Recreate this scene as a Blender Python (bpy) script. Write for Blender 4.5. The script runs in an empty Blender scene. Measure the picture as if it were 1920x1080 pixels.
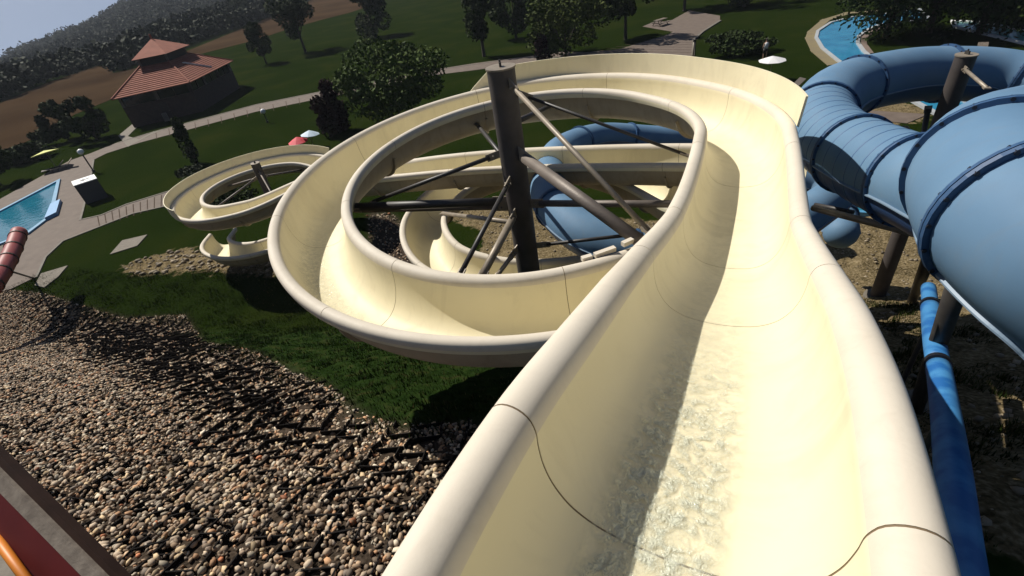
import bpy, math, random
import numpy as np
from mathutils import Matrix, Vector
random.seed(7); rng = np.random.default_rng(7)
S = bpy.context.scene; COL = S.collection
# ------------------------------------------------------------------ camera
PITCH, ROLL, FPX, CZ = math.radians(35.5), math.radians(9.5), 930.0, 13.0
FW = np.array([0, math.cos(PITCH), -math.sin(PITCH)])
_r0 = np.array([1.0, 0, 0]); _u0 = np.cross(_r0, FW)
RX = math.cos(ROLL) * _r0 - math.sin(ROLL) * _u0
UX = math.sin(ROLL) * _r0 + math.cos(ROLL) * _u0
CAM = np.array([0, 0, CZ])
cd = bpy.data.cameras.new('camera'); cam = bpy.data.objects.new('camera', cd); COL.objects.link(cam)
cam.matrix_world = Matrix(((RX[0], UX[0], -FW[0], 0), (RX[1], UX[1], -FW[1], 0), (RX[2], UX[2], -FW[2], CZ), (0, 0, 0, 1)))
cd.sensor_width = 36; cd.lens = 36 * FPX / 1920; cd.clip_start = .05; cd.clip_end = 6000
S.camera = cam
# ------------------------------------------------------------------ light
SUN_EL, SUN_AZ = math.radians(48), math.radians(138)       # azimuth counted from +X towards +Y
sd = np.array([math.cos(SUN_AZ) * math.cos(SUN_EL), math.sin(SUN_AZ) * math.cos(SUN_EL), math.sin(SUN_EL)])
w = bpy.data.worlds.new('World'); S.world = w; w.use_nodes = True
nt = w.node_tree; nt.nodes.clear()
wo = nt.nodes.new('ShaderNodeOutputWorld'); bg = nt.nodes.new('ShaderNodeBackground')
sk = nt.nodes.new('ShaderNodeTexSky'); sk.sky_type = 'NISHITA'; sk.sun_disc = False
sk.sun_elevation = SUN_EL; sk.sun_rotation = math.atan2(sd[0], sd[1]); sk.dust_density = .6; sk.altitude = 300
tc = nt.nodes.new('ShaderNodeTexCoord'); va = nt.nodes.new('ShaderNodeVectorMath'); va.operation = 'ADD'
va.inputs[1].default_value = (0, 0, .42)                    # the horizon of this hill-top place lies a little below level
nt.links.new(tc.outputs['Generated'], va.inputs[0]); nt.links.new(va.outputs[0], sk.inputs[0])
nt.links.new(sk.outputs[0], bg.inputs[0]); bg.inputs[1].default_value = .06
nt.links.new(bg.outputs[0], wo.inputs[0])
sl = bpy.data.lights.new('sun', 'SUN'); sl.energy = 5.0; sl.angle = math.radians(.5); sl.color = (1, .95, .86)
so = bpy.data.objects.new('sun', sl); COL.objects.link(so)
so.rotation_euler = Vector(sd).to_track_quat('Z', 'Y').to_euler(); so.location = (-30, 20, 40)
S.view_settings.view_transform = 'Standard'; S.view_settings.look = 'None'
S.view_settings.exposure = 0.22; S.view_settings.gamma = 1; S.view_settings.use_curve_mapping = False
S.cycles.max_bounces = 6; S.cycles.transparent_max_bounces = 12; S.cycles.volume_bounces = 0
S.cycles.caustics_reflective = False; S.cycles.caustics_refractive = False

# ------------------------------------------------------------------ helpers: places
def ray(px, py): return (px - 960) / FPX * RX - (py - 540) / FPX * UX + FW
def G(px, py, z=0.0):
    d = ray(px, py); return CAM + d * ((z - CZ) / d[2])
def D(px, py, t): return CAM + ray(px, py) * t
# terrain height
def smax(a, b, k):
    h = np.clip(.5 + .5 * (a - b) / k, 0, 1); return b + (a - b) * h + k * h * (1 - h)
def ridge(az):      # far ridge crest height, by compass direction
    return np.interp(az, [60, 85, 100, 110, 117, 122, 128.5, 140, 170], [30, 60, 54, 30, 8, -7, -21, -24, -20])
def height(x, y):
    x = np.asarray(x, float); y = np.asarray(y, float)
    pl = 8 - .09 * (x + 3.1) - .55 * (y - 3.2)
    pl = smax(-pl, -7.9 + 0 * pl, .6) * -1                   # flat top of the mound
    und = .12 * np.sin(x * .9 + 1.3 * np.sin(y * .5)) * np.cos(y * .7)
    near = smax(pl, 0 * pl, 1.2) + und * np.clip(pl, 0, 1) - .3
    near = np.maximum(near, 0 * near)
    r = np.hypot(x, y); az = np.degrees(np.arctan2(y, x))
    r0 = np.interp(az, [-180, 100, 106, 116, 122, 180], [330, 330, 300, 215, 150, 150])
    t = np.clip((r - r0) / 120, 0, 1); t = t * t * (3 - 2 * t)
    far = -9 * t
    u = np.clip((r - r0 - 90) / np.maximum(640 - r0 - 90, 1), 0, 1)
    far = far * (1 - u) + ridge(az) * u * u * (3 - 2 * u) + 0 * u
    v = np.clip((r - 660) / 200, 0, 1); far = far - 120 * v
    return np.where(r > 90, far, near)
def H1(x, y): return float(height(x, y))
_TS = np.geomspace(.8, 900, 4000)
def T(px, py):      # point where the sight line meets the terrain
    d = ray(px, py); P = CAM + d * _TS[:, None]; k = int(np.argmax(P[:, 2] <= height(P[:, 0], P[:, 1])))
    lo, hi = _TS[max(k - 1, 0)], _TS[k]
    for _ in range(12):
        m = (lo + hi) / 2; Q = CAM + d * m
        if Q[2] <= H1(Q[0], Q[1]): hi = m
        else: lo = m
    return CAM + d * hi
# ------------------------------------------------------------------ helpers: materials
def mat(name, col, rough=.6, col2=None, scale=4.0, bump=0.0, bscale=40.0, spec=.5, metal=0, contrast=1.0, detail=5, **kw):
    m = bpy.data.materials.new(name); m.use_nodes = True; n = m.node_tree; b = n.nodes['Principled BSDF']
    b.inputs['Roughness'].default_value = rough; b.inputs['Metallic'].default_value = metal
    b.inputs['Specular IOR Level'].default_value = spec
    g = n.nodes.new('ShaderNodeNewGeometry'); pos = g.outputs['Position']
    if col2 is None: b.inputs['Base Color'].default_value = (*col, 1)
    else:
        nz = n.nodes.new('ShaderNodeTexNoise'); nz.inputs['Scale'].default_value = scale; nz.inputs['Detail'].default_value = detail
        n.links.new(pos, nz.inputs['Vector'])
        r = n.nodes.new('ShaderNodeValToRGB'); r.color_ramp.elements[0].position = .5 - .22 / contrast; r.color_ramp.elements[1].position = .5 + .22 / contrast
        r.color_ramp.elements[0].color = (*col, 1); r.color_ramp.elements[1].color = (*col2, 1)
        n.links.new(nz.outputs['Fac'], r.inputs[0]); n.links.new(r.outputs[0], b.inputs['Base Color'])
    if bump:
        nb = n.nodes.new('ShaderNodeTexNoise'); nb.inputs['Scale'].default_value = bscale; nb.inputs['Detail'].default_value = 4
        n.links.new(pos, nb.inputs['Vector'])
        bp = n.nodes.new('ShaderNodeBump'); bp.inputs['Strength'].default_value = 1; bp.inputs['Distance'].default_value = bump
        n.links.new(nb.outputs['Fac'], bp.inputs['Height']); n.links.new(bp.outputs[0], b.inputs['Normal'])
    return m
def attr_mat(name, rough=.8, attr='tint', mul=1.0, sub=0, scale=0, spec=.3):
    m = bpy.data.materials.new(name); m.use_nodes = True; n = m.node_tree; b = n.nodes['Principled BSDF']
    a = n.nodes.new('ShaderNodeAttribute'); a.attribute_name = attr
    b.inputs['Roughness'].default_value = rough; b.inputs['Specular IOR Level'].default_value = spec
    if scale:
        g = n.nodes.new('ShaderNodeNewGeometry'); nz = n.nodes.new('ShaderNodeTexNoise'); nz.inputs['Scale'].default_value = scale
        n.links.new(g.outputs['Position'], nz.inputs['Vector'])
        mr = n.nodes.new('ShaderNodeMapRange'); mr.inputs[3].default_value = .7; mr.inputs[4].default_value = 1.3; n.links.new(nz.outputs['Fac'], mr.inputs[0])
        mx = n.nodes.new('ShaderNodeVectorMath'); mx.operation = 'SCALE'; n.links.new(a.outputs['Color'], mx.inputs[0]); n.links.new(mr.outputs[0], mx.inputs['Scale'])
        n.links.new(mx.outputs[0], b.inputs['Base Color'])
    else: n.links.new(a.outputs['Color'], b.inputs['Base Color'])
    return m
# ------------------------------------------------------------------ helpers: objects
def label(o, lab=None, cat=None, group=None, kind=None):
    if lab: o['label'] = lab
    if cat: o['category'] = cat
    if group: o['group'] = group
    if kind: o['kind'] = kind
    return o
def thing(name, loc, lab, cat, group=None):
    o = bpy.data.objects.new(name, None); o.empty_display_size = .2; COL.objects.link(o); o.location = [float(v) for v in loc]
    return label(o, lab, cat, group)
def mesh(name, V, F, m, parent=None, smooth=False, tint=None, origin=None):
    V = np.asarray(V, float).reshape(-1, 3)
    base = np.zeros(3)
    if parent is not None:
        p = parent
        while p is not None: base = base + np.array(p.location); p = p.parent
    elif origin is not None: base = np.asarray(origin, float)
    me = bpy.data.meshes.new(name)
    if isinstance(F, np.ndarray):
        k = F.shape[1]; me.vertices.add(len(V)); me.vertices.foreach_set('co', (V - base).ravel())
        me.loops.add(F.size); me.loops.foreach_set('vertex_index', F.ravel().astype(np.int32))
        me.polygons.add(len(F)); me.polygons.foreach_set('loop_start', np.arange(0, F.size, k, dtype=np.int32))
        me.polygons.foreach_set('loop_total', np.full(len(F), k, dtype=np.int32)); me.update(calc_edges=True)
    else:
        me.from_pydata((V - base).tolist(), [], [list(map(int, f)) for f in F]); me.update()
    if smooth: me.polygons.foreach_set('use_smooth', [True] * len(me.polygons))
    if tint is not None:
        a = me.attributes.new('tint', 'FLOAT_COLOR', 'POINT'); t = np.ones((len(V), 4)); t[:, :3] = tint; a.data.foreach_set('color', t.ravel())
    me.materials.append(m)
    o = bpy.data.objects.new(name, me); COL.objects.link(o)
    if parent is not None: o.parent = parent
    elif origin is not None: o.location = [float(v) for v in origin]
    return o
class MB:
    def __init__(s): s.v = []; s.f = []
    def add(s, V, F):
        k = len(s.v); s.v += [tuple(map(float, v)) for v in V]; s.f += [tuple(i + k for i in f) for f in F]; return s
    def box(s, c, u, v, n):     # centre and three half-axis vectors
        c, u, v, n = map(lambda q: np.asarray(q, float), (c, u, v, n))
        P = [c + a * u + b * v + e * n for e in (-1, 1) for b in (-1, 1) for a in (-1, 1)]
        return s.add(P, [(0, 2, 3, 1), (4, 5, 7, 6), (0, 1, 5, 4), (2, 6, 7, 3), (0, 4, 6, 2), (1, 3, 7, 5)])
    def abox(s, x0, y0, z0, x1, y1, z1): return s.box(((x0 + x1) / 2, (y0 + y1) / 2, (z0 + z1) / 2), ((x1 - x0) / 2, 0, 0), (0, (y1 - y0) / 2, 0), (0, 0, (z1 - z0) / 2))
    def tube(s, pts, r, n=10, cap=True):
        pts = [np.asarray(p, float) for p in pts]; rr = r if hasattr(r, '__len__') else [r] * len(pts); V = []; F = []
        for i, p in enumerate(pts):
            d = pts[min(i + 1, len(pts) - 1)] - pts[max(i - 1, 0)]; d /= np.linalg.norm(d) + 1e-12
            a = np.array([0, 0, 1.]) if abs(d[2]) < .9 else np.array([1., 0, 0]); x = np.cross(a, d); x /= np.linalg.norm(x); y = np.cross(d, x)
            V += [p + rr[i] * (math.cos(2 * math.pi * k / n) * x + math.sin(2 * math.pi * k / n) * y) for k in range(n)]
        for i in range(len(pts) - 1):
            for k in range(n):
                F.append((i * n + k, i * n + (k + 1) % n, (i + 1) * n + (k + 1) % n, (i + 1) * n + k))
        if cap: F += [tuple(range(n))[::-1], tuple(range((len(pts) - 1) * n, len(pts) * n))]
        return s.add(V, F)
    def obj(s, name, m, parent=None, smooth=False, origin=None): 
        o = mesh(name, s.v, s.f, m, parent, smooth, origin=origin)
        if smooth:
            for e in o.data.edges: pass
        return o
def poly(P, z0, z1):            # prism over a plan outline
    n = len(P); V = [(p[0], p[1], z0) for p in P] + [(p[0], p[1], z1) for p in P]
    F = [tuple(range(n, 2 * n)), tuple(range(n))[::-1]] + [(i, (i + 1) % n, n + (i + 1) % n, n + i) for i in range(n)]
    a = sum(P[i][0] * P[(i + 1) % n][1] - P[(i + 1) % n][0] * P[i][1] for i in range(n))
    if a < 0: F = [f[::-1] for f in F]
    return V, F
def spline(P, n, closed=False):
    P = np.asarray(P, float); m = len(P); out = []
    Q = np.vstack([2 * P[0] - P[1], P, 2 * P[-1] - P[-2]])
    L = np.concatenate([[0], np.cumsum(np.linalg.norm(np.diff(P[:, :3], axis=0), axis=1))]); s = np.linspace(0, L[-1], n)
    dL = np.diff(L) + 1e-9; Dv = np.diff(P, axis=0) / dL[:, None]; Mt = np.empty_like(P); Mt[0], Mt[-1] = Dv[0], Dv[-1]
    Mt[1:-1] = (Dv[:-1] * dL[1:, None] + Dv[1:] * dL[:-1, None]) / (dL[1:] + dL[:-1])[:, None]
    for q in s:
        i = min(max(int(np.searchsorted(L, q, 'right')) - 1, 0), m - 2); h_ = dL[i]; t = (q - L[i]) / h_
        out.append((2 * t ** 3 - 3 * t * t + 1) * P[i] + (t ** 3 - 2 * t * t + t) * h_ * Mt[i] + (3 * t * t - 2 * t ** 3) * P[i + 1] + (t ** 3 - t * t) * h_ * Mt[i + 1])
    return np.array(out)
def inpoly(x, y, P):
    x = np.asarray(x); y = np.asarray(y); c = np.zeros(x.shape, bool); n = len(P)
    for i in range(n):
        x1, y1 = P[i][:2]; x2, y2 = P[(i + 1) % n][:2]
        k = ((y1 > y) != (y2 > y)) & (x < (x2 - x1) * (y - y1) / (y2 - y1 + 1e-12) + x1); c ^= k
    return c
def pdist(x, y, P):             # signed distance to outline, + inside
    d = np.full(np.shape(x), 1e9); n = len(P)
    for i in range(n):
        ax, ay = P[i][:2]; bx, by = P[(i + 1) % n][:2]; vx, vy = bx - ax, by - ay
        t = np.clip(((x - ax) * vx + (y - ay) * vy) / (vx * vx + vy * vy + 1e-9), 0, 1); d = np.minimum(d, np.hypot(x - ax - t * vx, y - ay - t * vy))
    return np.where(inpoly(x, y, P), d, -d)

# ------------------------------------------------------------------ materials
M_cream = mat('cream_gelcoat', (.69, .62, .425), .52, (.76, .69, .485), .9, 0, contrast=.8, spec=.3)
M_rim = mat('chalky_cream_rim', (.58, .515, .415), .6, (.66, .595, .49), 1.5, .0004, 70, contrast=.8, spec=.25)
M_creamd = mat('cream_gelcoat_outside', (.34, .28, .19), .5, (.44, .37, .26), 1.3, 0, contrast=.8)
M_seam = mat('joint_sealant', (.16, .11, .06), .7)
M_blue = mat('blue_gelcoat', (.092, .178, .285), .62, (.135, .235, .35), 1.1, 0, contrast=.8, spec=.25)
M_bseam = mat('blue_flange', (.02, .06, .14), .5, (.035, .09, .19), 6)
M_strip = mat('pale_blue_seam', (.17, .24, .32), .5)
M_rib = mat('blue_rib_line', (.06, .13, .25), .5)
M_blueshade = mat('blue_underside_painted_shade', (.03, .075, .19), .45, (.045, .10, .24), 1.1, 0)  # deeper copy of the blue gelcoat: shade of the tube's underside painted in
M_bolt = mat('dark_bolt', (.03, .03, .04), .4, metal=.6)
M_pipeb = mat('painted_blue_pipe', (.014, .11, .33), .5, (.05, .21, .45), 3.0, contrast=3)
M_colm = mat('brown_grey_column_paint', (.045, .038, .036), .6, (.075, .063, .058), 3.0, .003, 30)
M_steel = mat('weathered_galvanised_steel', (.12, .10, .085), .55, (.18, .15, .125), 3.0, .004, 30, metal=.2)
M_steell = mat('light_galvanised_steel', (.20, .17, .13), .5, (.30, .25, .19), 5.0, metal=.2)
M_dark = mat('dark_painted_steel', (.025, .022, .022), .5, (.05, .045, .04), 4)
M_red = mat('red_gelcoat', (.24, .045, .04), .45, (.30, .07, .06), 2)
M_redd = mat('dark_red_paint', (.060, .004, .004), .6, (.085, .008, .007), 2, spec=.2)
M_orange = mat('orange_paint', (.62, .19, .012), .5)
M_conc = mat('worn_concrete', (.14, .12, .095), .9, (.20, .175, .14), 9, .004, 60)
M_timb = mat('weathered_timber', (.10, .078, .06), .9, (.20, .165, .13), 9, .004, 40)
M_brown = mat('brown_painted_board', (.014, .006, .004), .8, (.026, .012, .008), 5, spec=.15)
M_white = mat('white_paint', (.75, .75, .73), .5)
M_path = mat('pink_paving', (.105, .078, .060), .85, (.145, .110, .086), 1.6, .004, 20)
M_kerb = mat('kerb_stone', (.12, .105, .085), .85, (.17, .15, .12), 2)
M_roof = mat('roof_tile', (.20, .062, .036), .9, (.27, .090, .052), 1.2)
M_wall = mat('brown_brick_wall', (.045, .028, .022), .85, (.065, .042, .032), 3)
M_wood = mat('dark_stained_wood', (.03, .02, .015), .7, (.05, .035, .025), 5)
M_glass = mat('dark_window', (.01, .012, .014), .08)
M_bark = mat('bark', (.04, .03, .022), .9, (.07, .055, .04), 8)
M_leaf = attr_mat('leaves', .75, spec=.12)
M_grassb = attr_mat('grass_blades', .8, spec=.05)
M_peb = attr_mat('river_pebbles', .75, scale=60, spec=.35)
M_field = mat('ploughed_earth', (.032, .020, .012), 1.0, (.068, .043, .024), .05, .05, 2.0, detail=8, spec=0)
M_tile = mat('light_blue_pool_wall', (.06, .22, .38), .4, (.09, .28, .45), 2)
M_skin = mat('skin', (.45, .27, .18), .6)
def water_mat(name, c1, c2, sc, bump):
    m = mat(name, c1, .06, c2, sc, bump, 2.5, spec=.6, contrast=.7); return m
M_water = water_mat('pool_water', (.012, .12, .19), (.025, .18, .26), .5, .02)
M_waterd = water_mat('river_water', (.015, .15, .29), (.04, .26, .42), .6, .02)
# flume inside gets wall sheen and faint streaks along the ride
def wear(m, sc=2.2, amt=.16):
    n = m.node_tree; b = n.nodes['Principled BSDF']; src = b.inputs['Base Color'].links[0].from_socket; g = n.nodes.new('ShaderNodeNewGeometry')
    mp = n.nodes.new('ShaderNodeMapping'); mp.inputs['Scale'].default_value = (1, 1, .35); n.links.new(g.outputs['Position'], mp.inputs[0])
    nz = n.nodes.new('ShaderNodeTexNoise'); nz.inputs['Scale'].default_value = sc; nz.inputs['Detail'].default_value = 10; nz.inputs['Roughness'].default_value = .65; nz.inputs['Distortion'].default_value = 1.5; n.links.new(mp.outputs[0], nz.inputs['Vector'])
    mr = n.nodes.new('ShaderNodeMapRange'); mr.inputs[1].default_value = .5; mr.inputs[2].default_value = .72; mr.inputs[3].default_value = 0; mr.inputs[4].default_value = amt; n.links.new(nz.outputs['Fac'], mr.inputs[0])
    x = n.nodes.new('ShaderNodeMix'); x.data_type = 'RGBA'; n.links.new(mr.outputs[0], x.inputs[0]); n.links.new(src, x.inputs[6]); x.inputs[7].default_value = (.22, .17, .10, 1); n.links.new(x.outputs[2], b.inputs['Base Color'])
    r2 = n.nodes.new('ShaderNodeMapRange'); r2.inputs[3].default_value = b.inputs['Roughness'].default_value - .1; r2.inputs[4].default_value = b.inputs['Roughness'].default_value + .15; n.links.new(nz.outputs['Fac'], r2.inputs[0]); n.links.new(r2.outputs[0], b.inputs['Roughness'])
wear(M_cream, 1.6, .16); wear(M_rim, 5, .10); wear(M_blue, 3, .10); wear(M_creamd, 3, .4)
def flume_water_mat():
    m = bpy.data.materials.new('foaming_water_film'); m.use_nodes = True; n = m.node_tree; n.nodes.clear()
    out = n.nodes.new('ShaderNodeOutputMaterial'); mix = n.nodes.new('ShaderNodeMixShader'); tr = n.nodes.new('ShaderNodeBsdfTransparent'); p = n.nodes.new('ShaderNodeBsdfPrincipled')
    p.inputs['Base Color'].default_value = (.66, .68, .55, 1); p.inputs['Roughness'].default_value = .12; p.inputs['Specular IOR Level'].default_value = .9
    g = n.nodes.new('ShaderNodeNewGeometry'); a = n.nodes.new('ShaderNodeAttribute'); a.attribute_name = 'tint'
    nz = n.nodes.new('ShaderNodeTexNoise'); nz.inputs['Scale'].default_value = 26; nz.inputs['Detail'].default_value = 6; nz.inputs['Distortion'].default_value = 1.4; n.links.new(g.outputs['Position'], nz.inputs['Vector'])
    bp = n.nodes.new('ShaderNodeBump'); bp.inputs['Distance'].default_value = .03; bp.inputs['Strength'].default_value = 1; n.links.new(nz.outputs['Fac'], bp.inputs['Height']); n.links.new(bp.outputs[0], p.inputs['Normal'])
    n2 = n.nodes.new('ShaderNodeTexNoise'); n2.inputs['Scale'].default_value = 14; n2.inputs['Detail'].default_value = 8; n2.inputs['Distortion'].default_value = .8; n.links.new(g.outputs['Position'], n2.inputs['Vector'])
    mr = n.nodes.new('ShaderNodeMapRange'); mr.inputs[1].default_value = .35; mr.inputs[2].default_value = .65; n.links.new(n2.outputs['Fac'], mr.inputs[0])
    mu = n.nodes.new('ShaderNodeMath'); mu.operation = 'MULTIPLY'; n.links.new(mr.outputs[0], mu.inputs[0]); n.links.new(a.outputs['Color'], mu.inputs[1])
    n.links.new(mu.outputs[0], mix.inputs[0]); n.links.new(tr.outputs[0], mix.inputs[1]); n.links.new(p.outputs[0], mix.inputs[2]); n.links.new(mix.outputs[0], out.inputs[0])
    return m
M_film = flume_water_mat()

# ------------------------------------------------------------------ ground
def warp(a, b, n, k):
    u = np.linspace(-1, 1, n); return np.sign(u) * (np.sinh(np.abs(u) * k) / np.sinh(k)) * b + a
GRAVEL = [T(*p)[:2] for p in [(-300, 545), (0, 543), (80, 552), (150, 574), (230, 596), (345, 592), (375, 640), (480, 662), (600, 722), (680, 782), (760, 800), (880, 792), (960, 830), (1200, 900), (1000, 1250), (300, 1250), (-400, 1100)]]
GRAVEL2 = [T(*p)[:2] for p in [(690, 395), (740, 405), (775, 440), (800, 500), (900, 560), (960, 600), (820, 600), (700, 500)]]
EARTH = [T(*p)[:2] for p in [(1290, 420), (1560, 395), (1640, 398), (1800, 430), (1920, 640), (2100, 800), (1960, 1050), (1700, 1000), (1400, 700), (900, 640), (900, 430), (740, 380), (860, 370), (1050, 400)]]
EARTH2 = [G(*p)[:2] for p in [(225, 500), (290, 478), (355, 465), (400, 480), (500, 470), (560, 450), (520, 520), (380, 508), (250, 515)]]
EARTH3 = [G(*p)[:2] for p in [(1600, 205), (1680, 185), (1750, 205), (1740, 225), (1640, 240), (1590, 230)]]
xs = np.concatenate([-np.geomspace(1500, 30.5, 70), np.arange(-30, 20, .22), np.geomspace(20.5, 1200, 60)])
ys = np.concatenate([-np.geomspace(300, 4.4, 16), np.arange(-4, 28, .22), np.geomspace(28.5, 1500, 90)])
X, Y = np.meshgrid(xs, ys); Z = height(X, Y)
rl = rng.normal(0, 1, X.shape)
nx, ny = len(xs), len(ys)
def msk(P, soft=.35): return np.clip(.5 + pdist(X, Y, P) / (2 * soft), 0, 1)
mg = np.maximum(msk(GRAVEL, .25), msk(GRAVEL2, .3)); me_ = np.maximum(np.maximum(msk(EARTH, .6), msk(EARTH2, 1.0)), msk(EARTH3, 1.0))
mound = np.clip((Z - .3) / 1.2, 0, 1) * (np.hypot(X, Y) < 80)
Z = Z + (rl * .03) * np.clip(mound + me_, 0, 1) - .05 * mg
tint = np.stack([mg, me_, mound], -1).reshape(-1, 3)
idx = np.arange(nx * ny).reshape(ny, nx)
F = np.stack([idx[:-1, :-1], idx[:-1, 1:], idx[1:, 1:], idx[1:, :-1]], -1).reshape(-1, 4)
def ground_mat():
    m = bpy.data.materials.new('lawn_and_earth'); m.use_nodes = True; n = m.node_tree; b = n.nodes['Principled BSDF']; b.inputs['Roughness'].default_value = 1.0; b.inputs['Specular IOR Level'].default_value = 0
    g = n.nodes.new('ShaderNodeNewGeometry'); a = n.nodes.new('ShaderNodeAttribute'); a.attribute_name = 'tint'; sp = n.nodes.new('ShaderNodeSeparateColor'); n.links.new(a.outputs['Color'], sp.inputs[0])
    def noise(sc, det=6, dist=0):
        z = n.nodes.new('ShaderNodeTexNoise'); z.inputs['Scale'].default_value = sc; z.inputs['Detail'].default_value = det; z.inputs['Distortion'].default_value = dist; n.links.new(g.outputs['Position'], z.inputs['Vector']); return z.outputs['Fac']
    def ramp(f, stops):
        r = n.nodes.new('ShaderNodeValToRGB'); e = r.color_ramp.elements
        e[0].position, e[0].color = stops[0][0], (*stops[0][1], 1); e[1].position, e[1].color = stops[-1][0], (*stops[-1][1], 1)
        for p, c in stops[1:-1]: q = e.new(p); q.color = (*c, 1)
        n.links.new(f, r.inputs[0]); return r.outputs[0]
    def mix(f, c1, c2, bl='MIX'):
        x = n.nodes.new('ShaderNodeMix'); x.data_type = 'RGBA'; x.blend_type = bl
        if hasattr(f, 'name') or not isinstance(f, float): n.links.new(f, x.inputs[0])
        else: x.inputs[0].default_value = f
        n.links.new(c1, x.inputs[6]); n.links.new(c2, x.inputs[7]); return x.outputs[2]
    lawn = mix(.5, ramp(noise(.16, 8, .6), [(.3, (.0065, .016, .0015)), (.5, (.011, .022, .0026)), (.7, (.024, .031, .005))]), ramp(noise(9, 5), [(.3, (.005, .009, .0015)), (.7, (.017, .023, .005))]))
    rough = ramp(noise(2.3, 8, 1), [(.3, (.006, .014, .003)), (.55, (.016, .03, .007)), (.75, (.035, .035, .012))])
    earth = mix(.5, ramp(noise(1.5, 8, 1), [(.3, (.035, .028, .012)), (.5, (.13, .098, .05)), (.7, (.24, .185, .10))]), ramp(noise(14, 8), [(.36, (.02, .018, .01)), (.5, (.14, .105, .055)), (.66, (.34, .27, .17))]))
    grav = ramp(noise(20, 4), [(.3, (.02, .015, .01)), (.7, (.08, .06, .045))])
    def edge(out):      # broken edge
        ad = n.nodes.new('ShaderNodeMath'); ad.operation = 'ADD'; n.links.new(out, ad.inputs[0]); sub = n.nodes.new('ShaderNodeMath'); sub.operation = 'SUBTRACT'; n.links.new(noise(2.2, 6), sub.inputs[0]); sub.inputs[1].default_value = .5
        n.links.new(sub.outputs[0], ad.inputs[1]); mr = n.nodes.new('ShaderNodeMapRange'); mr.inputs[1].default_value = .42; mr.inputs[2].default_value = .58; n.links.new(ad.outputs[0], mr.inputs[0]); return mr.outputs[0]
    c = mix(sp.outputs[2], lawn, rough); c = mix(edge(sp.outputs[1]), c, earth); c = mix(sp.outputs[0], c, grav)
    n.links.new(c, b.inputs['Base Color'])
    bp = n.nodes.new('ShaderNodeBump'); bp.inputs['Distance'].default_value = .06; bp.inputs['Strength'].default_value = .8; n.links.new(noise(7, 8), bp.inputs['Height']); n.links.new(bp.outputs[0], b.inputs['Normal'])
    return m
M_ground = ground_mat()
ground = mesh('ground', np.stack([X, Y, Z], -1).reshape(-1, 3), F, M_ground, smooth=True, tint=tint)
label(ground, kind='structure')
def sheet(name, pix, m, z=.03, kind='structure', kerb=None, lab=None, cat=None):
    P = [G(*p)[:2] for p in pix]; V, Fc = poly(P, -.25, z); o = MB().add(V, Fc).obj(name, m)
    label(o, lab, cat, kind=kind); return o, P
FIELD = [(0, 194), (90, 155), (180, 125), (205, 123), (212, 137), (290, 120), (360, 92), (475, 45), (545, 16), (600, -6), (680, -26), (705, 8), (655, 24), (600, 38), (540, 55), (480, 75), (370, 103), (225, 180), (140, 215), (100, 245), (40, 270), (-20, 292), (-80, 320), (-80, 228)]
sheet('ploughed_field', FIELD, M_field, .03)
def kerbline(pix, wdt=.14, h=.07, closed=False, name='kerb', m=None, parent=None):
    P = [G(*p) for p in pix]; b = MB()
    if closed: P = P + [P[0]]
    for A, B in zip(P[:-1], P[1:]):
        d = B - A; L = np.linalg.norm(d); d /= L; s = np.array([-d[1], d[0], 0]) * wdt / 2
        b.box((A + B) / 2 + np.array([0, 0, h / 2 - .02]), d * (L / 2 + wdt / 2 - .003), s, (0, 0, h / 2 + .02 + random.random() * .003))
    o = b.obj(name, m or M_kerb, parent)
    if parent is None: label(o, kind='structure')
    return o
PLAZA = [(-90, 420), (0, 374), (130, 302), (170, 288), (222, 267), (288, 247), (480, 196), (660, 160), (808, 132), (890, 119), (960, 110), (1060, 97), (1100, 99), (1000, 116), (890, 132), (815, 141), (660, 173), (480, 210), (400, 231), (262, 268), (200, 288), (176, 300), (171, 325), (155, 395), (150, 414), (190, 405), (237, 385), (330, 356), (420, 345), (430, 362), (325, 383), (250, 400), (160, 435), (117, 452), (85, 482), (68, 520), (22, 542), (-90, 575)]
sheet('paved_path', PLAZA, M_path, .035)
PLAZA2 = [(1040, 112), (1095, 99), (1160, 93), (1250, 66), (1262, 60), (1205, 50), (1225, 42), (1260, 38), (1292, 20), (1350, 30), (1350, 40), (1318, 60), (1301, 75), (1300, 108), (1330, 125), (1400, 148), (1470, 165), (1492, 180), (1600, 206), (1740, 215), (1700, 232), (1600, 222), (1500, 250), (1300, 150), (1100, 125)]
sheet('paved_plaza', PLAZA2, M_path, .037)
sheet('house_path', [(222, 255), (250, 232), (258, 238), (240, 256), (262, 262), (288, 247), (310, 243), (285, 252), (240, 276)], M_conc, .045)
kerbline([(1350, 40), (1318, 60), (1301, 75), (1299, 106)], .3, .12)
kerbline([(222, 268), (288, 248), (480, 197), (660, 161), (808, 133), (960, 111)], .15, .06)
kerbline([(176, 301), (172, 325), (156, 395), (151, 413), (190, 404), (237, 384), (330, 355)], .15, .06)
kerbline([(330, 383), (250, 401), (161, 436), (118, 453), (86, 483), (69, 520)], .15, .06)
for k, pp in enumerate(([(207, 478), (230, 452), (277, 441), (258, 462)], [(66, 536), (78, 514), (128, 499), (110, 520), (84, 540)])):
    V, Fc = poly([G(*p)[:2] for p in pp], -.2, .06); o = MB().add(V, Fc).obj('concrete_slab', M_conc)
    label(o, ['pink concrete slab lying alone in the lawn below the branching path', 'concrete slab in the grass beside the foot of the red slide'][k], 'slab')
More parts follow.
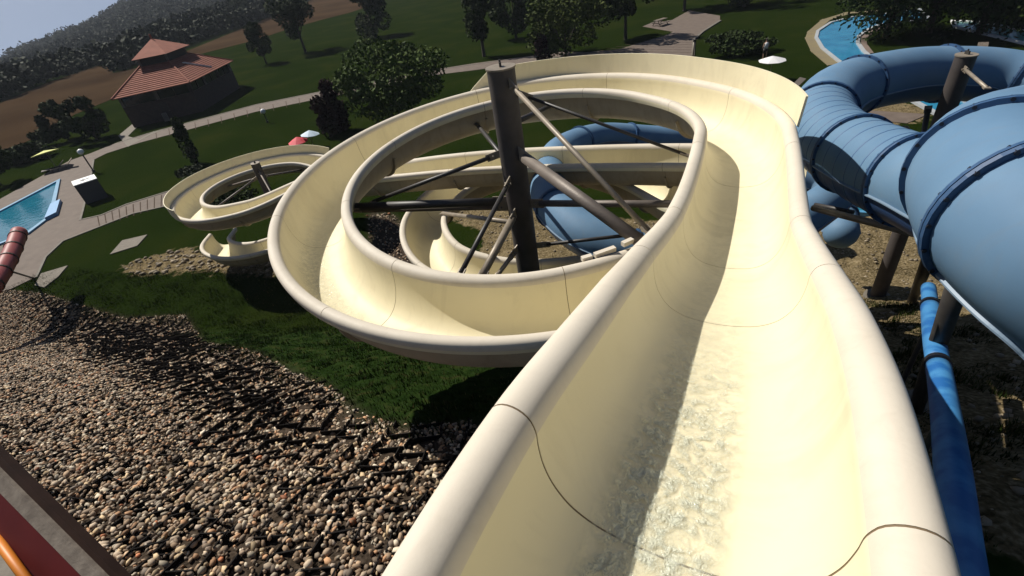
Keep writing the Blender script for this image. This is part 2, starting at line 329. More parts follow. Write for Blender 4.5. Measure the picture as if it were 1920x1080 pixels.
# joint lines of the plaza paving
jb = MB()
A0, A1, B0, B1 = G(1100, 99), G(1255, 66), G(1300, 106), G(1325, 60)
for i in range(1, 9):
    a = A0 + (A1 - A0) * i / 9; b_ = G(1299, 105) + (G(1318, 62) - G(1299, 105)) * i / 9; d = b_ - a; L = np.linalg.norm(d); d /= L
    jb.box((a + b_) / 2 + [0, 0, .04], d * (L / 2 - .2), np.array([-d[1], d[0], 0]) * .04, (0, 0, .004))
for i in range(1, 12):
    f = i / 12; a = np.array([G(170 + 160 * f, 409 - 53 * f)]).ravel(); b_ = G(175 + 153 * f, 431 - 49 * f); d = b_ - a; L = np.linalg.norm(d); d /= L
    jb.box((a + b_) / 2 + [0, 0, .034], d * (L / 2 * .9), np.array([-d[1], d[0], 0]) * .035, (0, 0, .004))
for i in range(1, 16):
    f = i / 16; a = G(268 + 390 * f, 252 - 91 * f); b_ = G(270 + 390 * f, 268 - 94 * f); d = b_ - a; L = np.linalg.norm(d); d /= L
    jb.box((a + b_) / 2 + [0, 0, .034], d * (L / 2 * .9), np.array([-d[1], d[0], 0]) * .035, (0, 0, .004))
label(jb.obj('paving_joint', mat('dark_joint', (.065, .048, .038), 1.0, (.085, .065, .05), 3, spec=0)), kind='structure')
# ------------------------------------------------------------------ pools
def pool(name, pix, lab, wm, coping=.35, m=None, wz=-.05, cm=None):
    P = [G(*p) for p in pix]; c = np.mean(P, 0); t = thing(name, (c[0], c[1], 0), lab, 'pool')
    V, Fc = poly([p[:2] for p in P], .02, .06); MB().add(V, Fc).obj('water', wm, t)
    n = len(P); a = sum(P[i][0] * P[(i + 1) % n][1] - P[(i + 1) % n][0] * P[i][1] for i in range(n)); sg = 1 if a > 0 else -1
    Q = []
    for i in range(n):
        d1 = P[i] - P[i - 1]; d2 = P[(i + 1) % n] - P[i]; d1 /= np.linalg.norm(d1); d2 /= np.linalg.norm(d2)
        nn = np.array([d1[1] + d2[1], -(d1[0] + d2[0]), 0]) * sg; nn /= np.linalg.norm(nn) + 1e-9; cs = max(.4, np.dot(nn, np.array([d1[1], -d1[0], 0]) * sg)); Q.append(P[i] + nn * coping / cs)
    def ring(P, Q, z0, z1):
        V = [(*p[:2], z0) for p in P] + [(*p[:2], z0) for p in Q] + [(*p[:2], z1) for p in P] + [(*p[:2], z1) for p in Q]; F = []
        for i in range(n):
            j = (i + 1) % n; F += [(2 * n + i, 2 * n + j, 3 * n + j, 3 * n + i), (i, j, 2 * n + j, 2 * n + i), (n + i, n + j, 3 * n + j, 3 * n + i)]
        return V, F
    V, Fc = ring(P, Q, -.2, .16); MB().add(V, Fc).obj('coping', cm or M_tile, t)
    return t, P
tl, _ = pool('swimming_pool', [(-120, 455), (0, 400), (108, 343), (97, 390), (86, 413), (50, 440), (0, 459), (-120, 500)], 'turquoise pool at the left edge where the red tube slide ends', M_water, .3)
V, Fc = poly([G(*p)[:2] for p in [(99, 388), (117, 379), (110, 404), (88, 415)]], -.1, .30); MB().add(V, Fc).obj('entry_step', mat('light_blue_mat', (.08, .26, .50), .5), tl)
OUTR = [(1720, 20), (1650, 30), (1600, 34), (1560, 44), (1536, 60), (1533, 72), (1545, 92), (1575, 116), (1640, 150), (1700, 182), (1760, 215)]
INR = [(1840, 215), (1790, 185), (1720, 150), (1640, 120), (1615, 98), (1604, 82), (1606, 70), (1622, 58), (1648, 47), (1740, 38)]
pool('lazy_river', OUTR + INR, 'curved lazy river channel with bright blue water behind the blue tubes', M_waterd, .3, cm=mat('pale_coping', (.30, .32, .34), .7, (.36, .38, .39), 2))
kerbline([(1720, 9), (1650, 21), (1590, 25), (1548, 38), (1523, 60), (1519, 72), (1531, 96), (1560, 120)], .9, .05, name='river_edging', m=mat('ochre_paving', (.20, .16, .075), .9, (.16, .13, .08), 1))
kerbline([(1655, 52), (1628, 63), (1616, 73), (1617, 84), (1628, 99)], .7, .05, name='river_inner_edging', m=mat('rose_paving', (.18, .13, .105), .9, (.15, .115, .095), 1))
pool('splash_pool', [(1560, 352), (1640, 365), (1700, 400), (1655, 403), (1560, 396), (1500, 380), (1500, 350)], 'small turquoise splash pool under the blue tube slide at the right', M_water, .2)
pool('landing_pool', [(1140, 262), (1300, 255), (1340, 290), (1250, 300), (1150, 290)], 'turquoise landing pool glimpsed through the big cream loop', M_water, .2)
pool('far_pool', [(1790, 42), (1840, 44), (1920, 62), (1980, 80), (1960, 92), (1880, 72), (1795, 52)], 'pale green children pool behind the dark weeping trees', mat('green_pool_water', (.10, .36, .33), .1, (.2, .48, .42), .6), .3, cm=M_white)

# ------------------------------------------------------------------ flumes
PROF = np.array([(-.765, -.14), (-.785, -.07), (-.77, -.005), (-.72, .028), (-.655, .026), (-.60, -.008), (-.575, -.06), (-.565, -.16), (-.545, -.28), (-.50, -.40), (-.42, -.51), (-.30, -.585), (-.15, -.62), (0, -.63),
                 (.15, -.62), (.30, -.585), (.42, -.51), (.50, -.40), (.545, -.28), (.565, -.16), (.575, -.06), (.60, -.008), (.655, .026), (.72, .028), (.77, -.005), (.785, -.07), (.765, -.14)])
def dense(P, k=3):
    q = np.column_stack([P, np.zeros(len(P))]); return spline(q, len(P) * k)[:, :2]
PROFD = dense(PROF, 4)
def offs(P, d):
    t = np.gradient(P, axis=0); t /= np.linalg.norm(t, axis=1)[:, None]; return P + np.stack([t[:, 1], -t[:, 0]], 1) * d
def frames(C):
    t = np.gradient(C, axis=0); t /= np.linalg.norm(t, axis=1)[:, None]; s = np.cross(t, [0, 0, 1.]); s /= np.linalg.norm(s, axis=1)[:, None]; u = np.cross(s, t); return t, s, u
def sweep(C, s, u, prof, closed=True):
    if prof.ndim == 2: prof = np.repeat(prof[None], len(C), 0)
    V = C[:, None, :] + prof[:, :, 0, None] * s[:, None, :] + prof[:, :, 1, None] * u[:, None, :]
    n, k = len(C), prof.shape[1]; idx = np.arange(n * k).reshape(n, k); kk = k if closed else k - 1
    F = []
    j2 = (np.arange(kk) + 1) % k
    a = idx[:-1][:, np.arange(kk)]; b = idx[:-1][:, j2]; c = idx[1:][:, j2]; d = idx[1:][:, np.arange(kk)]
    F = np.stack([a, d, c, b], -1).reshape(-1, 4).tolist()
    return V.reshape(-1, 3), F, idx
def shaped(P, dep, wid):     # the moulding's depth and width at one station
    Q = P.copy(); Q[:, 1] = np.where(Q[:, 1] < -.06, -.06 + (Q[:, 1] + .06) * dep, Q[:, 1]); Q[:, 0] *= wid; return Q
def flume(root, C, joints, dep=None, wid=None, gap=.010, mi=None, mo=None):
    """C: rim-level centreline (dense); joints: indices where moulded sections meet."""
    mi = mi or M_cream; mo = mo or M_creamd; n = len(C); dep = np.full(n, 1.35) if dep is None else dep; wid = np.ones(n) if wid is None else wid
    t, s, u = frames(C); PP = np.array([shaped(PROFD, dep[i], wid[i]) for i in range(n)]); OO = np.array([offs(p, .022)[::-1] for p in PP]); RR = np.concatenate([PP, OO], 1)
    js = [0] + list(joints) + [n - 1]; np_ = len(PROFD); k = 2 * np_; r0 = np.vstack([PROFD, offs(PROFD, .022)[::-1]]); rimf = (np.abs(r0[:, 0]) > .565) & (r0[:, 1] > -.07)
    for a, b in zip(js[:-1], js[1:]):
        c = C[a:b + 1].copy()
        if a: c[0] = c[0] + (c[1] - c[0]) / np.linalg.norm(c[1] - c[0]) * gap / 2
        if b != n - 1: c[-1] = c[-1] - (c[-1] - c[-2]) / np.linalg.norm(c[-1] - c[-2]) * gap / 2
        V, F, idx = sweep(c, s[a:b + 1], u[a:b + 1], RR[a:b + 1]); F = F + [idx[0].tolist(), idx[-1].tolist()[::-1]]
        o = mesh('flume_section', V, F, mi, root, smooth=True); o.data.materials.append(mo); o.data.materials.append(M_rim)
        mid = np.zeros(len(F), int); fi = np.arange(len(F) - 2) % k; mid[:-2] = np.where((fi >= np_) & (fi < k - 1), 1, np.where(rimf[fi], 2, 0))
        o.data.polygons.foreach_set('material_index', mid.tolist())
        for p_ in (len(F) - 2, len(F) - 1): o.data.polygons[p_].use_smooth = False
        em = o.modifiers.new('edge', 'EDGE_SPLIT'); em.split_angle = math.radians(50)
    for j in joints:                    # sealant line and outside bolting flange
        tt = t[j]; P = PP[j]; c = np.array([C[j] - tt * gap * .7, C[j] + tt * gap * .7]); q = offs(P, .003)
        V, F, _ = sweep(c, s[[j, j]], u[[j, j]], np.vstack([q, offs(P, .02)[::-1]])); mesh('joint_seam', V, F, M_seam, root, smooth=False)
        c = np.array([C[j] - tt * .02, C[j] + tt * .02]); a_, b_ = 26, len(P) - 26
        V, F, idx = sweep(c, s[[j, j]], u[[j, j]], np.vstack([offs(P, .024)[a_:b_], offs(P, .085)[a_:b_][::-1]])); F = F + [idx[0].tolist(), idx[-1].tolist()[::-1]]; mesh('flange', V, F, mo, root)
def guard(root, C, side, h, taper=True, width=1.4, m=None):
    """upright splash wall standing on one rim"""
    t, s, u = frames(C); n = len(C); V = []; F = []
    for i in range(n):
        f = 1.0
        if taper: f = min(1, (n - 1 - i) / max(3, n * .06) + .02)
        b = C[i] + s[i] * side * (width / 2 + .07); o_ = s[i] * side
        V += [b + u[i] * .0, b + u[i] * h * f + o_ * .05, b + u[i] * h * f + o_ * .085, b + o_ * .035 + u[i] * -.02]
    for i in range(n - 1):
        for k in range(4): F.append((4 * i + k, 4 * (i + 1) + k, 4 * (i + 1) + (k + 1) % 4, 4 * i + (k + 1) % 4))
    F += [(0, 1, 2, 3), (4 * n - 1, 4 * n - 2, 4 * n - 3, 4 * n - 4)]
    return mesh('splash_guard', V, F, m or M_cream, root)
# main slide centreline: launch straight, then the big left-hand turn, fitted to one descending spiral
q = [0.454, 9.646, 4.25, 0.002, 0.031, -0.112, -0.03, -3.659, -0.59, -0.069, 0.207]
def turn(th):
    th = np.asarray(th, float); R = q[2] + q[3] * np.cos(th) + q[4] * np.sin(th) + q[5] * np.cos(2 * th) + q[6] * np.sin(2 * th); v = (th - 2.2) / 2.5
    return np.stack([q[0] + R * np.cos(th), q[1] + R * np.sin(th), 13 + q[7] + q[8] * v + q[9] * v * v + q[10] * v ** 3], -1)
st = [(-.55, -.75, 11.52), (-.12, -.02, 11.45), (.27, .67, 11.41), (.49, 1.03, 11.37), (.88, 1.65, 11.22), (1.30, 2.38, 10.98), (1.71, 3.13, 10.70), (2.12, 3.87, 10.44), (2.52, 4.6, 10.20), (2.98, 5.42, 10.02)]
rim_note = None
tr_ = turn(np.linspace(-.55, 4.85, 46)); tr_[0, 2] = 9.87
tr_[:8, 2] = np.linspace(9.86, tr_[8, 2] + .02, 8)
# after passing under the launch straight it winds once more, lower and tighter
low = [(3.0, 6.35, 8.6), (4.4, 8.4, 8.0), (4.75, 11.0, 7.0), (4.2, 14.2, 6.5), (2.8, 16.5, 6.3), (.7, 17.6, 6.1), (-1.4, 16.9, 5.9), (-2.5, 15.0, 5.7), (-2.0, 12.9, 5.5), (-.2, 11.6, 5.3), (2, 11.3, 5.15), (4.5, 11.8, 5.0), (6.5, 13.2, 4.8)]
NM = 560
main = spline(np.array(st + tr_.tolist() + low), NM)
root = thing('water_slide', (.45, 9.6, H1(.45, 9.6)), 'cream open body slide sweeping from the launch into the big near loop', 'water slide', 'cream water slides')
def near(C, P): return int(np.linalg.norm(C - np.asarray(P), axis=1).argmin())
jn = [near(main, p) for p in ((.47, 1.0, 11.37), (1.71, 3.13, 10.70), (2.53, 4.62, 10.2))]
arcs = np.concatenate([[0], np.cumsum(np.linalg.norm(np.diff(main, axis=0), axis=1))])
last = arcs[jn[-1]]; s_ = last + 2.8
while s_ < arcs[-1] - 1: jn.append(int(np.searchsorted(arcs, s_))); s_ += 3.3
i1, i2, i3, i4 = near(main, (1.71, 3.13, 10.7)), near(main, (2.45, 4.5, 10.2)), near(main, turn([-.3])[0]), near(main, turn([1.2])[0])
DEP = np.interp(np.arange(NM), [0, i1, i2, i3, i4], [.90, .90, 1.0, 1.2, 1.45]); WID = np.interp(np.arange(NM), [0, i1 - 8, i1, (i1 + i2) / 2, i2, i2 + 14, i2 + 40], [1.0, 1.02, 1.0, .955, .93, .96, 1.0])
flume(root, main, jn, DEP, WID)
ga, gb = near(main, turn([-.45])[0]), near(main, turn([1.72])[0])
guard(root, main[ga:gb], 1, .46)
for dg, ln_ in ((282, .10), (287, .22), (294, .12)):
    a_ = math.radians(dg); p_ = turn([a_ - 0.0])[0]; d_ = np.array([math.cos(a_), math.sin(a_), 0]); e_ = np.array([-d_[1], d_[0], 0]); MB().box(p_ - d_ * .83 + [0, 0, -.0], e_ * ln_ * .8, d_ * .04, (0, 0, .035)).obj('rim_bracket', M_rim, root)
# running water on the floor
def film(root, C, a, b, x0, x1, dens, amp, seed=1):
    t, s, u = frames(C); c = C[a:b]; r = np.random.default_rng(seed); st_ = 3; c = spline(c, len(c) * st_); tt, s, u = frames(c)
    xs_ = np.linspace(x0, x1, 40); P = PROFD; V = []; A = []
    for i in range(len(c)):
        f = i / (len(c) - 1); d = dens(f)
        for j, x in enumerate(xs_):
            z = -.06 + (np.interp(x, P[:, 0][24:-24], P[:, 1][24:-24]) + .06) * np.interp(a + f * (b - a), np.arange(NM), DEP) + .008
            e = min(1, 5 * min(j, 39 - j) / 39)
            z += amp * d * e * (r.random() ** 2); V.append(c[i] + s[i] * x + u[i] * z); A.append(d * e)
    n, k = len(c), len(xs_); idx = np.arange(n * k).reshape(n, k); F = np.stack([idx[:-1, :-1], idx[:-1, 1:], idx[1:, 1:], idx[1:, :-1]], -1).reshape(-1, 4)
    A = np.array(A); return mesh('running_water', V, F, M_film, root, smooth=True, tint=np.stack([A, A, A], 1))
film(root, main, 0, near(main, (1.9, 3.5, 10.6)), -.36, .24, lambda f: float(np.interp(f, [0, .55, .68, .8, 1], [.8, .8, .6, .3, .10])), .016)
film(root, main, near(main, (1.9, 3.5, 10.6)), near(main, (3.6, 6.6, 9.8)), -.3, .1, lambda f: float(np.interp(f, [0, 1], [.10, .03])), .006, 2)
film(root, main, near(main, turn([3.0])[0]), near(main, turn([4.2])[0]), -.1, .5, lambda f: float(.22 * math.sin(math.pi * f) + .01), .006, 3)

# far cream flume: straight run behind the column, then the small left-hand spiral
q2 = (-12.134, 26.045, 3.767)
def sp2(a, z, r=None): r = r or q2[2]; return (q2[0] + r * math.cos(a), q2[1] + r * math.sin(a), z)
P2 = [tuple(G(1500, 290, 8.0)), tuple(G(1400, 291, 7.8)), tuple(G(1290, 289, 7.6)), tuple((G(1100, 305, 7.4) + G(1095, 278, 7.4)) / 2), tuple((G(905, 316, 7.2) + G(901, 284, 7.2)) / 2), tuple((G(760, 332, 6.9) + G(757, 297, 6.9)) / 2)]
P2 += [tuple(G(650, 330, 6.2)), tuple(G(585, 334, 5.3)), sp2(4.75, 4.25), sp2(4.3, 4.12), sp2(3.8, 4.05), sp2(3.3, 4.0), sp2(2.8, 3.95), sp2(2.3, 3.9), sp2(1.8, 3.85), sp2(1.3, 3.75), sp2(.8, 3.5), sp2(.3, 3.2), sp2(-.2, 2.8, 3.6), sp2(-.7, 2.4, 3.5), sp2(-1.2, 2.1, 3.4), sp2(-1.7, 1.9, 3.4), sp2(-2.2, 1.75, 3.4), sp2(-2.7, 1.65, 3.5), sp2(-3.2, 1.5, 3.5)]
far = spline(np.array(P2), 420)
root2 = thing('water_slide', (q2[0], q2[1], 0), 'cream open slide curling round the small spiral at left beyond the big loop', 'water slide', 'cream water slides')
ar2 = np.concatenate([[0], np.cumsum(np.linalg.norm(np.diff(far, axis=0), axis=1))]); j2 = [int(np.searchsorted(ar2, s)) for s in np.arange(3, ar2[-1] - 2, 3.4)]
flume(root2, far, j2)
guard(root2, far[near(far, sp2(4.05, 4.1)):near(far, sp2(.9, 3.55))][::-1], 1, .5, False)
gs = near(far, sp2(4.3, 4.1))

# ------------------------------------------------------------------ support columns and braces
def column(base_xy, ztop, r, lab, struts, rootname='support_column', zb=None, group='slide support columns'):
    zb = H1(*base_xy) - .1 if zb is None else zb; t = thing(rootname, (base_xy[0], base_xy[1], zb), lab, 'support', group)
    x, y = base_xy
    MB().tube([(x, y, zb), (x, y, ztop)], r, 24).obj('post', M_colm, t, True).modifiers.new('e', 'EDGE_SPLIT').split_angle = 1.0
    MB().tube([(x, y, ztop + .002), (x, y, ztop + .03)], r * 1.07, 24).obj('cap_plate', M_steell, t)
    MB().tube([(x, y, zb), (x, y, zb + .14)], r * 1.8, 16).obj('base_plate', M_conc, t)
    b = MB().box((x, y, ztop + .07), (.02, 0, 0), (0, .06, 0), (0, 0, .04)); b.tube([(x, y, ztop + .03), (x, y, ztop + .15)], .018, 8); b.obj('lifting_lug', M_dark, t)
    for (z, E, rr, m) in struts:
        E = np.asarray(E, float); d = np.array([E[0] - x, E[1] - y]); d /= np.linalg.norm(d); A = np.array([x + d[0] * r, y + d[1] * r, z]); v = (E - A); L = np.linalg.norm(v); v /= L
        br = MB().tube([A + v * .22, E], rr, 12).obj('brace', m, t, True)
        lug = MB(); sd_ = np.array([-d[1], d[0], 0]); lug.box(A + v * .13, v * .17, sd_ * .012, np.cross(v, sd_) * (rr + .03)); lug.tube([A + v * .14 - sd_ * .07, A + v * .14 + sd_ * .07], .025, 8); lug.obj('lug', M_steell, br)
        MB().box(E, v * .10, sd_ * (rr + .02), np.cross(v, sd_) * .015).obj('end_plate', M_steell, br)
    return t
cx, cy = q[0], q[1]
def rim(deg, dr=-.62, dz=-.25, t=None):
    a = math.radians(deg); p = turn([a])[0]; d = np.array([math.cos(a), math.sin(a), 0]); return p + d * dr + [0, 0, dz]
column((cx, cy), 11.0, .26, 'tall grey steel column standing in the middle of the big cream loop', [
    (10.78, G(1215, 432, 9.25), .045, M_steell), (10.55, G(1285, 290, 9.3), .03, M_dark), (9.45, G(1200, 452, 8.85), .11, M_steel),
    (9.4, G(700, 378, 8.5), .045, M_dark), (8.35, G(668, 388, 8.5), .09, M_dark), (8.2, G(672, 395, 8.3), .05, M_steel),
    (8.95, G(864, 512, 8.3), .045, M_dark), (8.2, G(905, 515, 7.9), .075, M_steell), (7.3, G(930, 520, 7.0), .05, M_steell),
    (9.9, rim(70, -.6, -.4), .06, M_dark), (9.0, rim(100, -.6, -.5), .05, M_dark), (8.3, rim(330, -.6, -.4), .07, M_steel), (7.2, G(1185, 440, 7.3), .04, M_dark), (7.7, G(830, 400, 6.0), .06, M_steell)])
ring_c = (.45, 10.5)
column((q2[0], q2[1]), 5.0, .22, 'short dark column in the middle of the small cream spiral at left', [
    (4.6, sp2(5.2, 3.7, 3.2), .04, M_steel), (4.3, sp2(3.9, 3.6, 3.1), .05, M_steel), (4.2, sp2(2.6, 3.5, 3.1), .05, M_steel), (4.2, sp2(1.2, 3.3, 3.1), .05, M_steel), (2.6, sp2(-.6, 1.9, 3.0), .05, M_dark)])

# ------------------------------------------------------------------ blue tube slides
def blue_tube(root, pts, r, ribs=(), joints=(), n=300, nseg=28, bolts=True, lip=True, sink=0.0):
    C = spline(np.array([p[:3] for p in pts]), n); t, s, u = frames(C); rr = np.full(n, r)
    an = np.linspace(0, 2 * math.pi, nseg, endpoint=False); js = [0] + sorted(joints) + [n - 1]
    rp = np.array([spline(np.array([[i, r, 0] for i in range(2)], float), 2)[0, 1]] * n)
    for a, b in zip(js[:-1], js[1:]):
        cc, ss, uu = C[a:b + 1], s[a:b + 1], u[a:b + 1]; 
        ribbed = any(x0 <= (a + b) / 2 < x1 for x0, x1 in ribs)
        if False:
            m_ = max(4, (b - a)) * 3; cc = spline(cc, m_); tt, ss, uu = frames(cc); L = np.linalg.norm(np.diff(cc, axis=0), axis=1).sum(); k = max(2, round(L / .42)); ph = np.linspace(0, k, m_) % 1.0
            rad = r * (1 - .0 * ph) - .022 * np.exp(-((ph - .5) / .09) ** 2)
        else: rad = np.full(len(cc), r)
        V = cc[:, None, :] + rad[:, None, None] * (np.cos(an)[None, :, None] * ss[:, None, :] + np.sin(an)[None, :, None] * uu[:, None, :])
        k = nseg; idx = np.arange(len(cc) * k).reshape(len(cc), k); j = (np.arange(k) + 1) % k
        F = np.stack([idx[:-1], idx[:-1][:, j], idx[1:][:, j], idx[1:]], -1).reshape(-1, 4).tolist()
        o = mesh('tube_section', V.reshape(-1, 3), F, M_blue, root, smooth=True); o.data.materials.append(M_blueshade)
        lowf = [1 if (math.pi + sink < (i % nseg + .5) / nseg * 2 * math.pi < 2 * math.pi - sink) else 0 for i in range(len(F))]; o.data.polygons.foreach_set('material_index', lowf)  # faces below the seam take the blue with shade painted in
    for x0, x1 in ribs:
        sg = np.linalg.norm(np.diff(C, axis=0), axis=1).mean(); st_ = max(2, int(round(.36 / sg)))
        for jx in range(x0 + st_, x1, st_):
            if min(abs(jx - q_) for q_ in joints) < 2: continue
            V = [C[jx] + t[jx] * x + pr * (math.cos(a) * s[jx] + math.sin(a) * u[jx]) for x, pr in ((-.014, r - .004), (-.009, r + .006), (.009, r + .006), (.014, r - .004)) for a in an]
            mesh('rib', V, [(i * nseg + k, i * nseg + (k + 1) % nseg, (i + 1) * nseg + (k + 1) % nseg, (i + 1) * nseg + k) for i in range(3) for k in range(nseg)], M_rib, root, smooth=True)
    for jx in joints:
        c0 = C[jx]; tt = t[jx]; V = []; prof = [(-.045, r - .01), (-.045, r + .055), (-.006, r + .06), (-.006, r + .01), (.006, r + .01), (.006, r + .06), (.045, r + .055), (.045, r - .01)]
        for x, pr in prof:
            V += [c0 + tt * x + pr * (math.cos(a) * s[jx] + math.sin(a) * u[jx]) for a in an]
        F = [(i * nseg + k, i * nseg + (k + 1) % nseg, (i + 1) * nseg + (k + 1) % nseg, (i + 1) * nseg + k) for i in range(len(prof) - 1) for k in range(nseg)]
        fl = mesh('flange', V, F, M_bseam, root, smooth=False)
        if bolts:
            for a in np.linspace(0, 2 * math.pi, 18, endpoint=False):
                p = c0 + (r + .035) * (math.cos(a) * s[jx] + math.sin(a) * u[jx]); MB().tube([p - tt * .055, p + tt * .055], .021, 6).obj('bolt', M_bolt, fl)
    if lip:     # horizontal split seam of the two half shells, on both sides
        for sd_, nm in ((-1, 'seam_strip'), (1, 'seam_strip')):
            V = []; 
            for i in range(n):
                o = s[i] * sd_ * math.cos(sink) - u[i] * math.sin(sink); e = C[i] + o * (r - .01) + u[i] * -.02; w_l = .03 if sink > .5 else .05; V += [e - u[i] * .008, e + o * w_l - u[i] * .008, e + o * w_l + u[i] * .008, e + u[i] * .008]
            F = [(4 * i + k, 4 * i + 4 + k, 4 * i + 4 + (k + 1) % 4, 4 * i + (k + 1) % 4) for i in range(n - 1) for k in range(4)]
            mesh(nm, V, F, M_strip, root)
    return C
R_ = .70
up_px = [(2330, 760, 400), (2220, 640, 380), (2120, 560, 365), (2030, 490, 350), (1945, 425, 325), (1885, 365, 290), (1868, 315, 260), (1900, 280, 225), (1970, 260, 205), (2060, 255, 195)]
lo_px = [(2100, 470, 240), (1960, 440, 215), (1820, 385, 190), (1740, 350, 172), (1690, 332, 160), (1625, 303, 145), (1570, 270, 130), (1540, 228, 117), (1560, 183, 107), (1635, 154, 99), (1750, 139, 95), (1880, 146, 96), (1960, 165, 100), (2080, 215, 110)]
def bp(L): return [tuple(D(x, y, FPX * 1.4 / d)) for x, y, d in L]
bu, bl = bp(up_px), bp(lo_px)
rb = thing('tube_slide', (9.5, 10, 0), 'light blue closed tube slide coiling at the right edge of the picture', 'tube slide')
def nearpx(C, px, py):
    v = C - CAM; z = v @ FW; x = 960 + FPX * (v @ RX) / z; y = 540 - FPX * (v @ UX) / z; return int(((x - px) ** 2 + (y - py) ** 2).argmin())
Cu = spline(np.array(bu), 200); Cl = spline(np.array(bl), 300)
ju = sorted({nearpx(Cu, 1872, 330), nearpx(Cu, 1935, 415)}); jl = sorted({nearpx(Cl, 1712, 342), nearpx(Cl, 1600, 290), nearpx(Cl, 1535, 215), nearpx(Cl, 1605, 162), nearpx(Cl, 1762, 139), nearpx(Cl, 1905, 150)})
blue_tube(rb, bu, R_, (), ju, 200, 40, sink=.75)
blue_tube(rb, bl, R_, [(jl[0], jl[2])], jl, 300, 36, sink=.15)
# the lower run of the blue slide, under the cream loops
rb2 = thing('tube_slide', (3, 13, 2), 'dark blue lower tube seen between the braces inside the cream loop', 'tube slide')
lw = bp([(1560, 372, 88), (1450, 440, 98), (1330, 478, 104), (1200, 478, 106), (1100, 440, 104), (1045, 392, 96), (1030, 335, 84), (1060, 280, 72), (1130, 258, 66), (1230, 262, 63), (1330, 262, 62), (1430, 280, 62)])
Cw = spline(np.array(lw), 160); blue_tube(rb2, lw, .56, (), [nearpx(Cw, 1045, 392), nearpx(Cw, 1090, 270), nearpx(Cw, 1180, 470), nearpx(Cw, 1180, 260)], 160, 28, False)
rb3 = thing('tube_slide', (12, 14, 0), 'stubby blue tube end lying low beside the cream flume at right', 'tube slide')
le = [tuple(D(1490, 335, 18.0)), tuple(D(1530, 345, 17.8)), tuple(D(1562, 375, 17.2)), tuple(D(1574, 410, 16.6)), tuple(D(1577, 436, 16.2))]
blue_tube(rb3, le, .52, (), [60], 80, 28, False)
Ce = spline(np.array(le), 80); e = Ce[-1]; tt = Ce[-1] - Ce[-2]; tt /= np.linalg.norm(tt); ss = np.cross(tt, [0, 0, 1.]); ss /= np.linalg.norm(ss); uu = np.cross(ss, tt); V = []; F = []
for i in range(7):
    a = i / 6 * math.pi / 2
    V += [e + tt * .5 * math.sin(a) + (.52 * math.cos(a) + .001) * (math.cos(b) * ss + math.sin(b) * uu) for b in np.linspace(0, 2 * math.pi, 24, endpoint=False)]
for i in range(6): F += [(i * 24 + k, i * 24 + (k + 1) % 24, i * 24 + 24 + (k + 1) % 24, i * 24 + 24 + k) for k in range(24)]
mesh('end_cap', V, F, M_blue, rb3, smooth=True)
# column inside the blue coil
bc = D(1812, 104, 12.3); column((bc[0], bc[1]), bc[2], .22, 'grey column rising inside the blue tube coil', [(bc[2] - .25, D(1850, 165, 10.6), .04, M_steell), (bc[2] - 2.4, D(1700, 240, 12.5), .05, M_steell), (bc[2] - 3.6, D(1740, 205, 14), .07, M_dark)])
# legs under the big blue tube
lg = MB(); A = D(1800, 520, 4.9); B = T(1718, 770)
lt = thing('support_column', B - [0, 0, .1], 'black sloping steel leg beside the blue water pipe at right', 'support', 'slide support columns')
MB().tube([B - [0, 0, .1], A], .095, 16).obj('post', M_dark, lt, True)
MB().abox(B[0] - .35, B[1] - .35, B[2] - .25, B[0] + .35, B[1] + .35, B[2] + .06).obj('base_plate', M_conc, lt)
A2 = T(1712, 560); lt = thing('support_column', A2, 'dark upright post standing behind the black sloping leg', 'support', 'slide support columns')
top2 = D(1768, 420, 7.6); MB().tube([A2 - [0, 0, .2], (top2[0], top2[1], top2[2])], .12, 14).obj('post', M_dark, lt, True)
E1, E2 = D(1525, 390, 11.2), D(1725, 440, 8.6); MB().tube([E1, E2], .07, 10).obj('cross_beam', M_steell, lt, True)
E1, E2 = D(1528, 384, 11.6), D(1600, 398, 10.8); MB().tube([E1, E2], .05, 10).obj('cross_beam', M_dark, lt, True)
# blue water pipe
pp = [D(1741, 540, 7.9), D(1752, 640, 6.1), D(1768, 740, 4.95), D(1786, 880, 3.75), D(1803, 1060, 2.85), D(1826, 1260, 2.2)]
pr_ = thing('water_pipe', T(1768, 740), 'bright blue water pipe running straight up beside the launch flume', 'pipe')
Cp = spline(np.array(pp), 60)
for a, b in ((0, 7), (8, 24), (25, 59)): MB().tube(list(Cp[a:b + 1]), .115 if a else .10, 24).obj('pipe_section', M_pipeb, pr_, True)
for j in (7, 24): MB().tube([Cp[j], Cp[j] * .4 + Cp[j + 1] * .6], .126, 24).obj('collar', M_bolt, pr_)
for j in (12, 34): MB().tube([Cp[j] - [0, 0, .1], (Cp[j][0], Cp[j][1], H1(Cp[j][0], Cp[j][1]) - .1)], .035, 10).obj('stand', M_dark, pr_)

